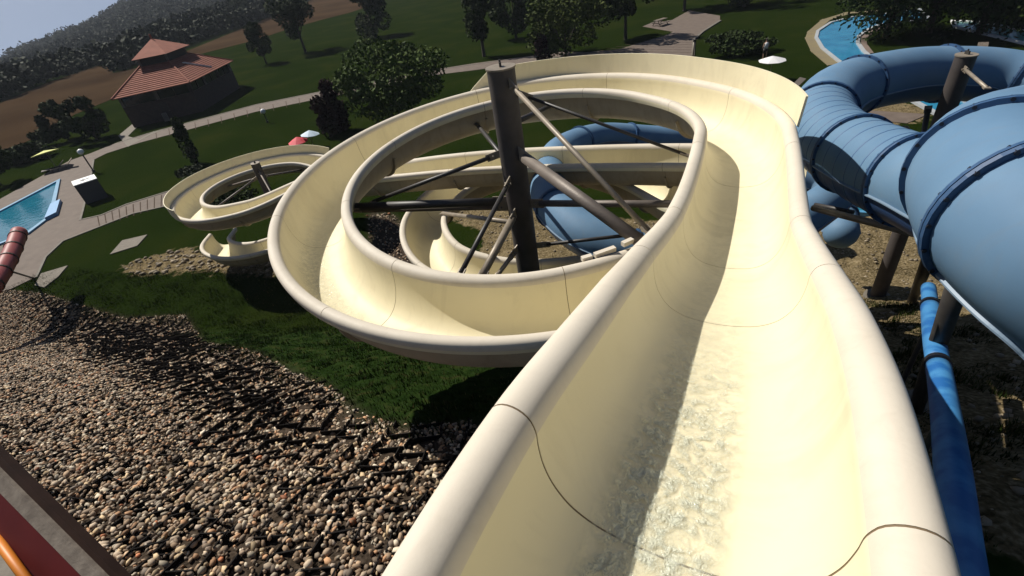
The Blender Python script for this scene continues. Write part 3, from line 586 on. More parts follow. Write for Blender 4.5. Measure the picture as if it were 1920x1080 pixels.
# ------------------------------------------------------------------ red slide at left and the launch deck corner
rr_ = thing('red_tube_slide', G(60, 520, 0), 'red ribbed tube slide ending above the turquoise pool at left', 'tube slide')
rp = [D(-130, 690, 17.5), D(-60, 600, 20.5), D(0, 516, 23.5), D(20, 478, 25), D(36, 436, 26.8)]
Cr = spline(np.array(rp), 90); js = list(range(4, 90, 9))
for a, b in zip([0] + js, js + [89]): MB().tube(list(Cr[a:b + 1]), .36, 20).obj('tube_section', M_red, rr_, True)
for j in js: 
    d = Cr[j + 1 if j < 89 else j] - Cr[j - 1]; d /= np.linalg.norm(d); MB().tube([Cr[j] - d * .04, Cr[j] + d * .04], .39, 20).obj('flange', M_wood, rr_)
rq = [p + (RX * -.85) for p in Cr]
MB().tube([Cr[60] , T(64, 522)], .05, 8).obj('leg', M_dark, rr_)
MB().tube([D(20, 445, 25.8) - [0, 0, .3], D(20, 445, 25.8) + [0, 0, .0]], .12, 10).obj('floodlight', M_white, rr_)
rg = MB().tube([p + np.array([-.75, .2, -.35]) for p in Cr[:80]], .2, 14).obj('return_pipe', M_redd, rr_, True)

# deck corner: brown fascia board, timber kerb, red side, orange rail, paving
def strip(name, root, px0, px1, t0, t1, wpx, m, thick=.05):
    """board between two sight points, wpx wide towards lower left"""
    A, B = D(*px0, t0), D(*px1, t1); A2_, B2_ = D(px0[0] + wpx[0], px0[1] + wpx[1], t0), D(px1[0] + wpx[0], px1[1] + wpx[1], t1); n_ = np.cross(B - A, A2_ - A); n_ /= np.linalg.norm(n_)
    if n_ @ FW < 0: n_ = -n_
    V = [A, B, B2_, A2_] + [p + n_ * thick for p in (A, B, B2_, A2_)]
    return mesh(name, V, [(0, 1, 2, 3), (7, 6, 5, 4), (0, 4, 5, 1), (1, 5, 6, 2), (2, 6, 7, 3), (3, 7, 4, 0)], m, root)
dk = thing('launch_platform', D(-40, 1000, 4.5) - [0, 0, .6], 'dark red platform edge with grey timber kerb at lower left corner', 'platform')
c0, c1 = (-90, 763), (300, 1160)
strip('fascia_board', dk, c0, c1, 4.6, 3.4, (-14, 16), M_brown, .08)
def off(p, k, wx=-26, wy=30): return (p[0] + wx * k, p[1] + wy * k)
strip('timber_kerb', dk, off(c0, .55), off(c1, .55), 4.55, 3.35, (-18, 21), M_timb, .12)
strip('red_side', dk, off(c0, 1.25), off(c1, 1.25), 4.6, 3.4, (-46, 52), M_redd, .05)
MB().tube([D(-60, 938, 4.3), D(108, 1165, 3.5)], .035, 14).obj('handrail', M_orange, dk, True)
MB().tube([D(2, 894, 4.4), D(3, 893, 4.4) + [0, 0, .03]], .012, 8).obj('bolt_head', M_white, dk)
MB().tube([D(72, 985, 4.2), D(74, 990, 4.25) + [0, 0, .04]], .02, 8).obj('fixing_tab', M_orange, dk)
pv = [D(-150, 930, 5.6), D(-10, 1035, 5.2), D(110, 1190, 4.7), D(-150, 1250, 4.6)]; zz = min(p[2] for p in pv) 
V, Fc = poly([G(x, y, 8.2)[:2] for x, y in ((-200, 900), (0, 1010), (150, 1200), (-200, 1300))], 8.1, 8.2); MB().add(V, Fc).obj('paving_slab', M_conc, dk)

# ------------------------------------------------------------------ pavilion
hA, hB, hC = G(252, 240), G(380, 209), G(450, 165)
def house():
    u = hB - hA; L = np.linalg.norm(u); u /= L; v = np.array([-u[1], u[0], 0]); L2 = L
    t = thing('pavilion', (*((hA + hB) / 2)[:2], 0), 'brown pavilion with terracotta tiled roof and small raised lantern roof', 'building')
    O = hA
    def W(a, b, z): return O + u * a + v * b + np.array([0, 0, z])
    hc = (hC - hA); cu, cv = hc @ u, hc @ v
    W_ = max(cv, 6) ; fp = [(0, 0), (L, 0), (cu, cv), (cu - 1.5, cv + 4.5), (L - 2, cv + 7), (3, cv + 5.5), (.8, cv + 3.0), (.3, 3.0)]
    h = 3.6
    for i in range(8):
        a, b = fp[i], fp[(i + 1) % 8]; A = W(*a, 0); B = W(*b, 0); d = B - A; Ln = np.linalg.norm(d); d /= Ln; n_ = np.array([d[1], -d[0], 0])
        hl = 2.35
        MB().box((A + B) / 2 + [0, 0, hl / 2 - .1] - n_ * .12, d * (Ln / 2), n_ * .12, (0, 0, hl / 2 + .1)).obj('wall', M_wall, t)
        k = max(1, int(Ln / 3)); 
        for j in range(k + 1):
            c = A + d * (Ln * j / k if 0 < j < k else (.16 if j == 0 else Ln - .16)); MB().box(c + [0, 0, (h + hl) / 2] - n_ * .14, d * .16, n_ * .13, (0, 0, (h - hl) / 2)).obj('pillar', M_kerb if j % 2 else M_wood, t)
        for j in range(k):
            c0_ = A + d * (Ln * (j + .5) / k); wn = MB().box(c0_ + [0, 0, (h + hl) / 2] - n_ * .22, d * (Ln / k / 2 - .1), n_ * .02, (0, 0, (h - hl) / 2 - .02)).obj('window', M_glass, t)
            MB().box(c0_ + [0, 0, (h + hl) / 2] - n_ * .16, d * .04, n_ * .035, (0, 0, (h - hl) / 2 - .03)).obj('mullion', M_wood, wn)
    cen = np.mean([[*a] for a in fp], 0)
    def ringp(f, z): return [W(cen[0] + (a[0] - cen[0]) * f, cen[1] + (a[1] - cen[1]) * f, z) for a in fp]
    e0, e1 = ringp(1.08, h - .15), ringp(.42, h + 1.9)
    for i in range(8):          # eight roof planes, each with tile courses
        j = (i + 1) % 8; A, B, C_, D_ = e0[i], e0[j], e1[j], e1[i]; b = MB(); n = 14
        nn = np.cross(B - A, D_ - A); nn /= np.linalg.norm(nn); nn = nn if nn[2] > 0 else -nn
        for k in range(n):
            f0, f1 = k / n, (k + 1) / n; P = [A + (D_ - A) * f0, B + (C_ - B) * f0, B + (C_ - B) * f1, A + (D_ - A) * f1]
            V = [P[0] + nn * .12, P[1] + nn * .12, P[2] + nn * .05, P[3] + nn * .05, P[0], P[1], P[2], P[3]]
            b.add(V, [(0, 1, 2, 3), (4, 5, 1, 0), (1, 5, 6, 2), (3, 7, 4, 0)])
        b.obj('roof_plane', M_roof, t)
        MB().tube([A + [0, 0, .12], D_ + [0, 0, .1]], .11, 6).obj('ridge_tiles', M_roof, t)
    MB().add([tuple(p) for p in ringp(1.05, h - .16)], [tuple(range(8))]).obj('soffit', M_wood, t)
    l0, l1 = ringp(.40, h + 1.7), ringp(.40, h + 3.0)
    for i in range(8):
        j = (i + 1) % 8; MB().add([l0[i], l0[j], l1[j], l1[i]], [(0, 1, 2, 3)]).obj('lantern_wall', M_wood, t)
        MB().tube([l0[i], l1[i]], .14, 6).obj('lantern_post', M_kerb, t)
    a0 = ringp(.51, h + 2.85); ap = W(cen[0], cen[1], h + 4.4)
    rf = MB().add(a0 + [ap], [(i, (i + 1) % 8, 8) for i in range(8)] + [tuple(range(8))[::-1]]).obj('lantern_roof', M_roof, t)
    MB().tube([ap - [0, 0, .2], ap + [0, 0, .5]], .12, 6).obj('finial', M_roof, rf)
    m = e0[1] * .6 + e1[1] * .4 + (e0[2] - e0[1]) * .35; MB().box(m + [0, 0, .2], (e1[2] - e0[2]) * .28, u * .14, (0, 0, .05)).obj('roof_batten', M_white, t)
    dd = W(L * .52, 0, 0); n_ = -v; dr = MB().box(dd + [0, 0, 1.0] + n_ * .03, u * .45, n_ * .03, (0, 0, 1.0)).obj('door', M_wood, t); MB().tube([dd + u * .35 + n_ * .06 + [0, 0, 1.], dd + u * .35 + n_ * .12 + [0, 0, 1.0]], .03, 6).obj('handle', M_steell, dr)
    MB().box(W(L * .48, -.5, .45), u * .25, v * .2, (0, 0, .45)).obj('utility_box', M_kerb, t)
house()

# ------------------------------------------------------------------ vegetation
def leaves(n, centre, radii, size, cols, r, clumps=14, squash=1.0, hole=.0, shape='round', droop=0):
    cl = []
    for _ in range(clumps):
        d = r.normal(size=3); d /= np.linalg.norm(d); 
        f = .45 + .5 * r.random() ** .5
        p = d * f
        if shape == 'cone': p = np.array([d[0], d[1], 0]) * (.75 * (1 - r.random() * .8)); zz = r.random() * 2 - 1; p = np.array([d[0] * (1 - zz) * .42, d[1] * (1 - zz) * .42, zz * .92])
        if shape == 'egg': zz = r.random() * 2 - 1; w_ = math.sqrt(max(0, 1 - zz * zz)) * (1 - .25 * zz); p = np.array([d[0] * w_ * .7, d[1] * w_ * .7, zz * .9])
        cl.append((p, .26 + .2 * r.random(), r.random()))
    ci = r.integers(0, clumps, n); P = np.array([cl[i][0] for i in ci]); R = np.array([cl[i][1] for i in ci]); tt = np.array([cl[i][2] for i in ci])
    d = r.normal(size=(n, 3)); d /= np.linalg.norm(d, axis=1)[:, None]; d *= (.55 + .45 * r.random((n, 1)) ** .6)
    P = (P + d * R[:, None]) * np.array(radii) + centre
    if droop: P[:, 2] -= droop * r.random(n) ** 2
    a = r.normal(size=(n, 3)); a /= np.linalg.norm(a, axis=1)[:, None]; b = np.cross(a, r.normal(size=(n, 3))); b /= np.linalg.norm(b, axis=1)[:, None]; s = size * (.6 + .8 * r.random((n, 1)))
    V = np.stack([P - a * s, P + b * s * .55, P + a * s, P - b * s * .55], 1).reshape(-1, 3)
    F = np.arange(4 * n).reshape(n, 4)
    c0, c1 = np.array(cols[0]), np.array(cols[1]); k = np.clip(.5 * tt + .5 * r.random(n), 0, 1)[:, None]; col = c0 * (1 - k) + c1 * k
    return V, F, np.repeat(col, 4, 0)
G_DARK = ((.011, .020, .005), (.036, .056, .012)); G_MID = ((.020, .040, .006), (.085, .125, .020)); G_LIGHT = ((.022, .038, .006), (.075, .095, .016)); G_RED = ((.012, .003, .004), (.028, .007, .007))
def tree(base, h, rad, lab, cols=G_DARK, n=2200, size=.28, trunk=.28, shape='round', name='tree', cat='tree', group=None, lean=(0, 0), droop=0, clumps=18, z0=None):
    r = np.random.default_rng(abs(hash((round(base[0], 2), round(base[1], 2)))) % 2 ** 31 if False else int(abs(base[0] * 131 + base[1] * 17) * 10) % 100000)
    base = np.array([base[0], base[1], H1(base[0], base[1])]); t = thing(name, base, lab, cat, group)
    th = h * trunk; c = base + [lean[0], lean[1], th + (h - th) / 2]
    n, size = int(n * 1.7), size * .74
    V, F, tint = leaves(n, c, (rad, rad, (h - th) / 2), size, cols, r, clumps, shape=shape, droop=droop)
    mesh('crown', V, F, M_leaf, t, tint=tint)
    if trunk > .02:
        b = MB(); b.tube([base - [0, 0, .2], base + [lean[0] * .3, lean[1] * .3, th * .7], base + [lean[0], lean[1], th * 1.5], c], [h * .028, h * .022, h * .016, h * .006], 7)
        for k in range(5):
            a = r.random() * 6.28; e = c + [math.cos(a) * rad * .6, math.sin(a) * rad * .6, (h - th) * (.1 - .25 * r.random())]; m_ = base + [lean[0] * .7, lean[1] * .7, th * (1.0 + .3 * r.random())]
            b.tube([m_, (m_ + e) / 2 + [0, 0, .1 * h * r.random()], e], [h * .012, h * .008, h * .003], 5)
        b.obj('trunk', M_bark, t)
    return t
tree(G(752, 228), 6.6, 4.3, 'large bushy green tree standing nearest behind the cream loop', G_MID, 5200, .24, .12, clumps=34)
tree(G(636, 250), 4.4, 1.75, 'round dark maroon tree left of the large bushy tree', G_RED, 2600, .22, .05, 'egg', clumps=24)
tree(G(573, 98), 9.6, 3.7, 'dark broad tree on the lawn right of the pavilion and beyond it', G_DARK, 2600, .34)
tree(G(500, 120), 6.2, 2.0, 'small pointed dark tree just right of the pavilion', G_DARK, 1500, .28, .18, 'egg')
tree(G(702, 70), 9.0, 4.0, 'tall dark egg shaped tree above the large bushy tree', G_DARK, 3200, .36, .06, 'egg')
tree(G(908, 106), 9.0, 2.3, 'slender dark tree behind the top of the grey column', G_DARK, 2000, .28, .3, 'egg')
tree(G(968, 72), 9.0, 3.4, 'dark tree right of the slender one behind the column', G_DARK, 2400, .32, .1, 'egg')
tree(G(1062, 108), 7.2, 4.3, 'light green bushy tree beside the paved plaza', G_LIGHT, 4200, .26, .1, clumps=30)
tree(G(1173, 74), 8.2, 3.2, 'dark tree with bare trunk casting shade on the plaza', G_DARK, 2400, .3, .34)
tree(G(1283, 20), 9, 3.6, 'dark tree at the top edge over the picnic table lawn', G_DARK, 2000, .36, .25)
tree(G(1378, 98), 1.7, 3.0, 'low spreading dark green shrub on the round lawn mound', G_DARK, 1800, .24, .0, name='shrub', cat='shrub', clumps=26)
tree(G(370, 305), 3.6, .75, 'narrow dark cypress on the lawn above the small spiral', G_DARK, 1200, .16, .05, 'egg', name='cypress')
tree(G(365, 345), 1.4, 1.5, 'low grey green bush beside the small spiral', ((.02, .03, .016), (.05, .06, .03)), 900, .14, 0, name='shrub', cat='shrub')
tree(G(130, 262), 4.4, 1.6, 'leafy green tree left of the pavilion nearest the field', G_DARK, 2000, .28, .12, clumps=16)
tree(G(182, 262), 4.6, 1.9, 'wider dark tree touching the left corner of the pavilion', G_DARK, 2200, .28, .1, clumps=20)
tree(G(0, 345), 4.2, 1.7, 'dark tree cut by the left edge above the pool', G_DARK, 1600, .26, .2)
tree(G(60, 300), 1.6, 1.9, 'low dark hedge bush beyond the yellow parasol', G_DARK, 1600, .24, 0, name='shrub', cat='shrub')
tree(G(88, 275), 2.0, 1.4, 'small dark bush at the near edge of the field', G_DARK, 900, .24, .1, name='shrub', cat='shrub')
tree(G(1018, 122), 3.2, 1.1, 'small dark maroon bush at the end of the splash wall', G_RED, 900, .18, .05, 'egg', name='shrub', cat='shrub')
tree(G(1040, 128), 1.1, 1.4, 'low silvery shrub behind the splash wall', ((.05, .06, .04), (.14, .15, .11)), 600, .12, 0, name='shrub', cat='shrub')
for i, (x, y, h, rd) in enumerate([(1660, 70, 11, 4.2), (1740, 62, 12, 4.8), (1835, 64, 12, 4.8), (1925, 48, 11, 4.0)]):
    tree(G(x, y), h, rd, ['dark weeping tree leftmost, hanging over the lazy river', 'dark weeping tree second from left over the lazy river', 'dark weeping tree third from left, behind the blue tube', 'dark weeping tree cut by the right edge'][i], G_DARK, 5200, .26, .12, droop=3.0, name='weeping_tree', group='weeping trees by the lazy river', clumps=26)
for i, (x, y, h, rd, l) in enumerate([(1395, 12, 8, 4, 'dark tree on the skyline behind the round lawn mound'), (1460, -8, 8, 4, 'dark tree at the top edge beyond the lazy river bank'), (1120, 0, 10, 5, 'dark tree at the top edge between plaza and light green tree'), (850, -30, 9, 4, 'dark tree at the top edge beyond the far grass path'), (455, 40, 7, 4, 'dark tree left of the broad lawn tree by the field edge')]):
    tree(G(x, y), h, rd, l, G_DARK, 1500, .36, .1)
# bushes within the small spiral and around the columns
tree(G(452, 385), 1.5, 1.4, 'dark bush growing inside the small cream spiral', G_DARK, 900, .14, 0, name='shrub', cat='shrub')
tree(G(330, 392), .6, .6, 'little weedy tuft at the foot of the small spiral', G_MID, 200, .08, 0, name='shrub', cat='shrub')
# far woods: one mass of crowns on the hills
def woods():
    r = np.random.default_rng(5); V0 = []; 
    import bmesh
    bm = bmesh.new(); bmesh.ops.create_icosphere(bm, subdivisions=2, radius=1); B = np.array([v.co[:] for v in bm.verts]); Fb = np.array([[v.index for v in f.verts] for f in bm.faces]); bm.free()
    fld = [G(*p)[:2] for p in FIELD]; Vs = []; Fs = []; Ts = []; k = 0; cnt = 0
    while cnt < 19000:
        az = math.radians(r.uniform(84, 142)); az_d = math.degrees(az); rr0 = float(np.interp(az_d, [100, 106, 116, 122, 180], [235, 215, 165, 138, 138]))
        rad = rr0 + (690 - rr0) * r.random() ** 1.3; x, y = rad * math.cos(az), rad * math.sin(az)
        if az_d < 100 and rad < 260: continue
        if inpoly(np.array([x]), np.array([y]), fld)[0]: continue
        cnt += 1; s = (.9 + 1.0 * r.random()) * (1 + rad / 600); hh = s * (.8 + .7 * r.random()); nq = 36
        cc = np.array([x, y, H1(x, y) + hh * .8]); d = r.normal(size=(nq, 3)); d /= np.linalg.norm(d, axis=1)[:, None]; d[:, 2] = np.abs(d[:, 2]) * 1.3 - .5
        P = cc + d * [s, s, hh] * (.75 + .35 * r.random((nq, 1))); a = r.normal(size=(nq, 3)); a /= np.linalg.norm(a, axis=1)[:, None]; b = np.cross(a, r.normal(size=(nq, 3))); b /= np.linalg.norm(b, axis=1)[:, None]; q_ = s * .24 * (.6 + .8 * r.random((nq, 1)))
        Vs.append(np.stack([P - a * q_, P + b * q_ * .8, P + a * q_, P - b * q_ * .8], 1).reshape(-1, 3))
        tn = np.array([.010, .016, .007]) + np.array([.016, .020, .008]) * r.random()
        if r.random() < .03: tn = tn * 1.5
        Ts.append(np.repeat(tn * (.9 + .2 * r.random((nq, 1))), 4, 0))
    Fs = [np.arange(sum(len(v) for v in Vs)).reshape(-1, 4)]
    o = mesh('distant_wood', np.vstack(Vs), np.vstack(Fs), M_leaf, tint=np.vstack(Ts)); label(o, 'dark wooded hillside beyond the brown field rising to the ridge', 'wood', kind='stuff')
woods()
# grass tufts on the slope beside the gravel
def blades():
    r = np.random.default_rng(9); out = []
    SL = [T(*p)[:2] for p in [(0, 545), (100, 505), (250, 515), (380, 510), (500, 500), (560, 560), (700, 650), (980, 660), (1000, 760), (1050, 900), (880, 812), (700, 800), (620, 740), (480, 680), (370, 655), (330, 605), (230, 606), (100, 566)]]
    Q = np.array(SL); lo, hi = Q.min(0), Q.max(0); N = 260000; x = r.uniform(lo[0], hi[0], N); y = r.uniform(lo[1], hi[1], N); k = pdist(x, y, SL) > -.25 * r.random(N) ** 3 * 2
    x, y = x[k], y[k]
    x2, y2 = r.uniform(3, 12, 60000), r.uniform(2, 12, 60000); k2 = (np.sin(x2 * 1.7 + 1) * np.sin(y2 * 1.3) + .5 * np.sin(x2 * 4.1 - y2 * 3.7)) > .15; x = np.concatenate([x, x2[k2]]); y = np.concatenate([y, y2[k2]])
    pat = .5 + .5 * np.sin(x * 1.9 + 2 * np.sin(y * 1.1)) * np.cos(y * 2.3 + np.sin(x * 2.9)); keep = r.random(len(x)) < .35 + .65 * pat; x, y, pat = x[keep], y[keep], pat[keep]
    if len(x) > 130000: x, y, pat = x[:130000], y[:130000], pat[:130000]
    n = len(x); z = height(x, y); h = (.05 + .17 * pat * r.random(n)); a = r.random(n) * 6.283; b = r.random(n) * 6.283; wd = .008 + .008 * r.random(n); ln = h * .7 * r.random(n)
    P0 = np.stack([x - np.cos(a) * wd, y - np.sin(a) * wd, z - .03], 1); P1 = np.stack([x + np.cos(a) * wd, y + np.sin(a) * wd, z - .03], 1); P2_ = np.stack([x + np.cos(b) * ln, y + np.sin(b) * ln, z + h], 1)
    c = np.array([.012, .024, .004]) + np.array([.034, .046, .007]) * (r.random((n, 1)) * pat[:, None]); dry = r.random(n) < .06; c[dry] = (.13, .10, .045)
    o = mesh('slope_grass', np.stack([P0, P1, P2_], 1).reshape(-1, 3), np.arange(3 * n).reshape(n, 3), M_grassb, tint=np.repeat(c, 3, 0)); label(o, 'long dark green grass on the slope below the big loop', 'grass', kind='stuff')
blades()

# ------------------------------------------------------------------ gravel with exposed honeycomb cells
SLUMP = [T(*p)[:2] for p in [(60, 560), (345, 600), (480, 670), (680, 790), (900, 800), (900, 880), (700, 880), (450, 830), (300, 720), (100, 620)]]
def cell_amp(x, y):     # how far the stones have slumped inside their cells
    d = pdist(x, y, SLUMP); return np.clip(.5 + d / 1.6, 0, 1)
CS, CL = .44, .50           # cell size across and along the slope
def cell_xy(x, y):          # slope coordinates
    a, s_ = x * .987 - y * .16, x * .16 + y * .987
    return a + .22 * np.sin(s_ * 1.1 + .6 * np.sin(a * .7)), s_ + .30 * np.sin(a * .63) + .16 * np.sin(a * 1.7 + 1)
def pebbles():
    import bmesh
    r = np.random.default_rng(3); bm = bmesh.new(); bmesh.ops.create_icosphere(bm, subdivisions=2, radius=1); B2 = np.array([v.co[:] for v in bm.verts]); F2 = np.array([[v.index for v in f.verts] for f in bm.faces]); bm.free()
    bm = bmesh.new(); bmesh.ops.create_icosphere(bm, subdivisions=1, radius=1); B1 = np.array([v.co[:] for v in bm.verts]); F1 = np.array([[v.index for v in f.verts] for f in bm.faces]); bm.free()
    palette = np.array([(.30, .22, .155), (.36, .30, .24), (.22, .17, .13), (.40, .36, .30), (.33, .20, .12), (.18, .145, .12), (.42, .33, .22), (.26, .22, .19), (.48, .44, .38), (.36, .15, .08)])
    pw = np.array([.2, .15, .16, .1, .12, .09, .08, .06, .03, .01]); pw /= pw.sum()
    allv, allf, allt = [], [], []; k = 0
    def scatter(P, N, smin, smax, lift):
        nonlocal k
        Q = np.array(P); lo, hi = Q.min(0), Q.max(0); lo = np.maximum(lo, [-34, -1]); hi = np.minimum(hi, [4, 30])
        x = r.uniform(lo[0], hi[0], N); y = r.uniform(lo[1], hi[1], N); d = pdist(x, y, P); kk = d > -.12 * r.random(N)
        x, y = x[kk], y[kk]
        v = np.stack([x, y, height(x, y)], 1) - CAM; zz = v @ FW; u_ = 960 + FPX * (v @ RX) / zz; w_ = 540 - FPX * (v @ UX) / zz; vis = (zz > .5) & (u_ > -80) & (u_ < 1300) & (w_ > 380) & (w_ < 1180) & (u_ < 1160 - (w_ - 540) * .3 + 100)
        x, y = x[vis], y[vis]; n = len(x)
        a, s = cell_xy(x, y); ia = np.floor(a / CS); fs = (s / CL + .5 * (ia % 2)) % 1.0; fa = (a / CS) % 1
        am = cell_amp(x, y); z = height(x, y) - am * (.06 * fs + .04 * np.sin(np.pi * fa)) + .02 * r.normal(size=n) * .5 + lift
        edge = ((fs > .88) | (fa < .16)) & (r.random(n) < am * .15); keep = ~edge; x, y, z = x[keep], y[keep], z[keep]; n = len(x)
        far_ = np.hypot(x, y); sz = smin + (smax - smin) * r.random(n) ** 2.2
        qn = r.normal(size=(n, 4)); qn /= np.linalg.norm(qn, axis=1)[:, None]; qn[:, 1:3] *= .45; qn /= np.linalg.norm(qn, axis=1)[:, None]; w_, xx, yy, z_ = qn.T
        Rm = np.stack([1 - 2 * (yy ** 2 + z_ ** 2), 2 * (xx * yy - z_ * w_), 2 * (xx * z_ + yy * w_), 2 * (xx * yy + z_ * w_), 1 - 2 * (xx ** 2 + z_ ** 2), 2 * (yy * z_ - xx * w_), 2 * (xx * z_ - yy * w_), 2 * (yy * z_ + xx * w_), 1 - 2 * (xx ** 2 + yy ** 2)], 1).reshape(n, 3, 3)
        sc = np.stack([sz * (.85 + .5 * r.random(n)), sz * (.65 + .3 * r.random(n)), sz * (.42 + .25 * r.random(n))], 1)
        ci = r.choice(len(palette), n, p=pw); c = palette[ci] * [1.34, 1.25, 1.10] * (.45 + .95 * r.random((n, 1)) ** 1.5)
        for nearf, Bv, Ff in ((True, B1, F1), (False, B1, F1)):
            m_ = (far_ < 7.5) == nearf
            if not m_.any(): continue
            nn = int(m_.sum()); j = 1 + .10 * r.normal(size=(nn, len(Bv), 1)) * (.6 if nearf else 1)
            v = np.einsum('nij,nkj->nki', Rm[m_], Bv[None] * j * sc[m_][:, None, :]) + np.stack([x, y, z], 1)[m_][:, None, :]
            allv.append(v.reshape(-1, 3)); allf.append((Ff[None] + (np.arange(nn) * len(Bv))[:, None, None]).reshape(-1, 3) + k); k += nn * len(Bv); allt.append(np.repeat(c[m_], len(Bv), 0))
        return n
    n1 = scatter(GRAVEL, 230000, .026, .064, .008); n2 = scatter(GRAVEL2, 2500, .04, .09, .02)
    print('pebbles', n1, n2)
    o = mesh('gravel', np.vstack(allv), np.vstack(allf), M_peb, smooth=True, tint=np.vstack(allt)); label(o, 'brown and grey river pebbles covering the steep bank at lower left', 'gravel', kind='stuff')
pebbles()
def geocell():
    b_v, b_f = [], []; k = 0; th = .016
    a0, a1, s0, s1 = -34, 5, 0, 30
    for ia in range(int(a0 / CS), int(a1 / CS)):
        for js_ in range(int(s0 / CL), int(s1 / CL)):
            off_ = .5 * (ia % 2); s = (js_ - off_) * CL; a = ia * CS
            segs = [((a, s), (a + CS, s)), ((a + CS, s), (a + CS, s + CL / 2)), ((a + CS, s + CL / 2), (a + CS, s + CL))]
            col_h = .6 + .6 * math.sin(ia * 2.3 + js_ * .35) ** 2
            for si_, (A, B) in enumerate(segs):
                pts = []
                for (aa, sx) in (A, B):
                    s1_ = sx - .30 * math.sin(aa * .63) - .16 * math.sin(aa * 1.7 + 1); a1_ = aa - .22 * math.sin(s1_ * 1.1 + .6 * math.sin(aa * .7)); pts.append((a1_ * .987 + s1_ * .16, -a1_ * .16 + s1_ * .987))
                m_ = ((pts[0][0] + pts[1][0]) / 2, (pts[0][1] + pts[1][1]) / 2)
                if not inpoly(np.array([m_[0]]), np.array([m_[1]]), GRAVEL)[0]: continue
                am = float(cell_amp(np.array([m_[0]]), np.array([m_[1]]))[0]); 
                if random.random() < ((.22 if am < .3 else .10) if si_ else (.3 if am < .3 else .35)): continue
                hh = (.05 + .07 * am * col_h * random.uniform(.5, 1.15) * (1 if m_[1] < 8.5 else .6) if si_ else .045 + .02 * am) + random.uniform(-.008, .008)
                P = [np.array([p[0] + random.uniform(-.045, .045), p[1] + random.uniform(-.045, .045), 0]) for p in pts]; P = [np.array([p[0], p[1], H1(p[0], p[1])]) for p in P]
                d = P[1] - P[0]; L = np.linalg.norm(d); n_ = np.array([-d[1], d[0], 0]) / L * th / 2; up = np.array([0, 0, 1.])
                b_v += [P[0] - n_ - up * .1, P[1] - n_ - up * .1, P[1] + n_ - up * .1, P[0] + n_ - up * .1, P[0] - n_ + up * hh, P[1] - n_ + up * hh, P[1] + n_ + up * hh, P[0] + n_ + up * hh]
                b_f += [(k + 4, k + 5, k + 6, k + 7), (k, k + 1, k + 5, k + 4), (k + 2, k + 3, k + 7, k + 6), (k + 1, k + 2, k + 6, k + 5), (k + 3, k, k + 4, k + 7)]; k += 8
    if b_v: o = mesh('erosion_cell_mesh', b_v, b_f, mat('matt_black_plastic', (.012, .011, .011), 1.0, (.03, .027, .025), 8, spec=0.0)); label(o, 'black plastic honeycomb cells holding the pebbles on the bank', 'erosion mesh', kind='stuff')
geocell()
# rubble on the bare earth
def rubble():
    r = np.random.default_rng(21); import bmesh
    bm = bmesh.new(); bmesh.ops.create_icosphere(bm, subdivisions=1, radius=1); B = np.array([v.co[:] for v in bm.verts]); Fb = np.array([[v.index for v in f.verts] for f in bm.faces]); bm.free()
    Vs, Fs, Ts = [], [], []; k = 0
    for P, N, s0, s1 in ((EARTH, 9000, .02, .09), (EARTH2, 900, .05, .2)):
        Q = np.array(P); lo, hi = Q.min(0), Q.max(0); x = r.uniform(lo[0], hi[0], N); y = r.uniform(lo[1], hi[1], N); kk = inpoly(x, y, P); x, y = x[kk], y[kk]; z = height(x, y)
        for i in range(len(x)):
            s = s0 + (s1 - s0) * r.random() ** 3; v = B * (1 + .18 * r.normal(size=(len(B), 1))) * s * [1, .8, .55] + [x[i], y[i], z[i] + s * .2]; Vs.append(v); Fs.append(Fb + k); k += len(B); Ts.append(np.tile(np.array([.30, .24, .16]) * (.35 + .8 * r.random()), (len(B), 1)))
    o = mesh('rubble', np.vstack(Vs), np.vstack(Fs), M_peb, tint=np.vstack(Ts)); label(o, 'loose stones and clods on the bare earth under the slides', 'rubble', kind='stuff')
rubble()

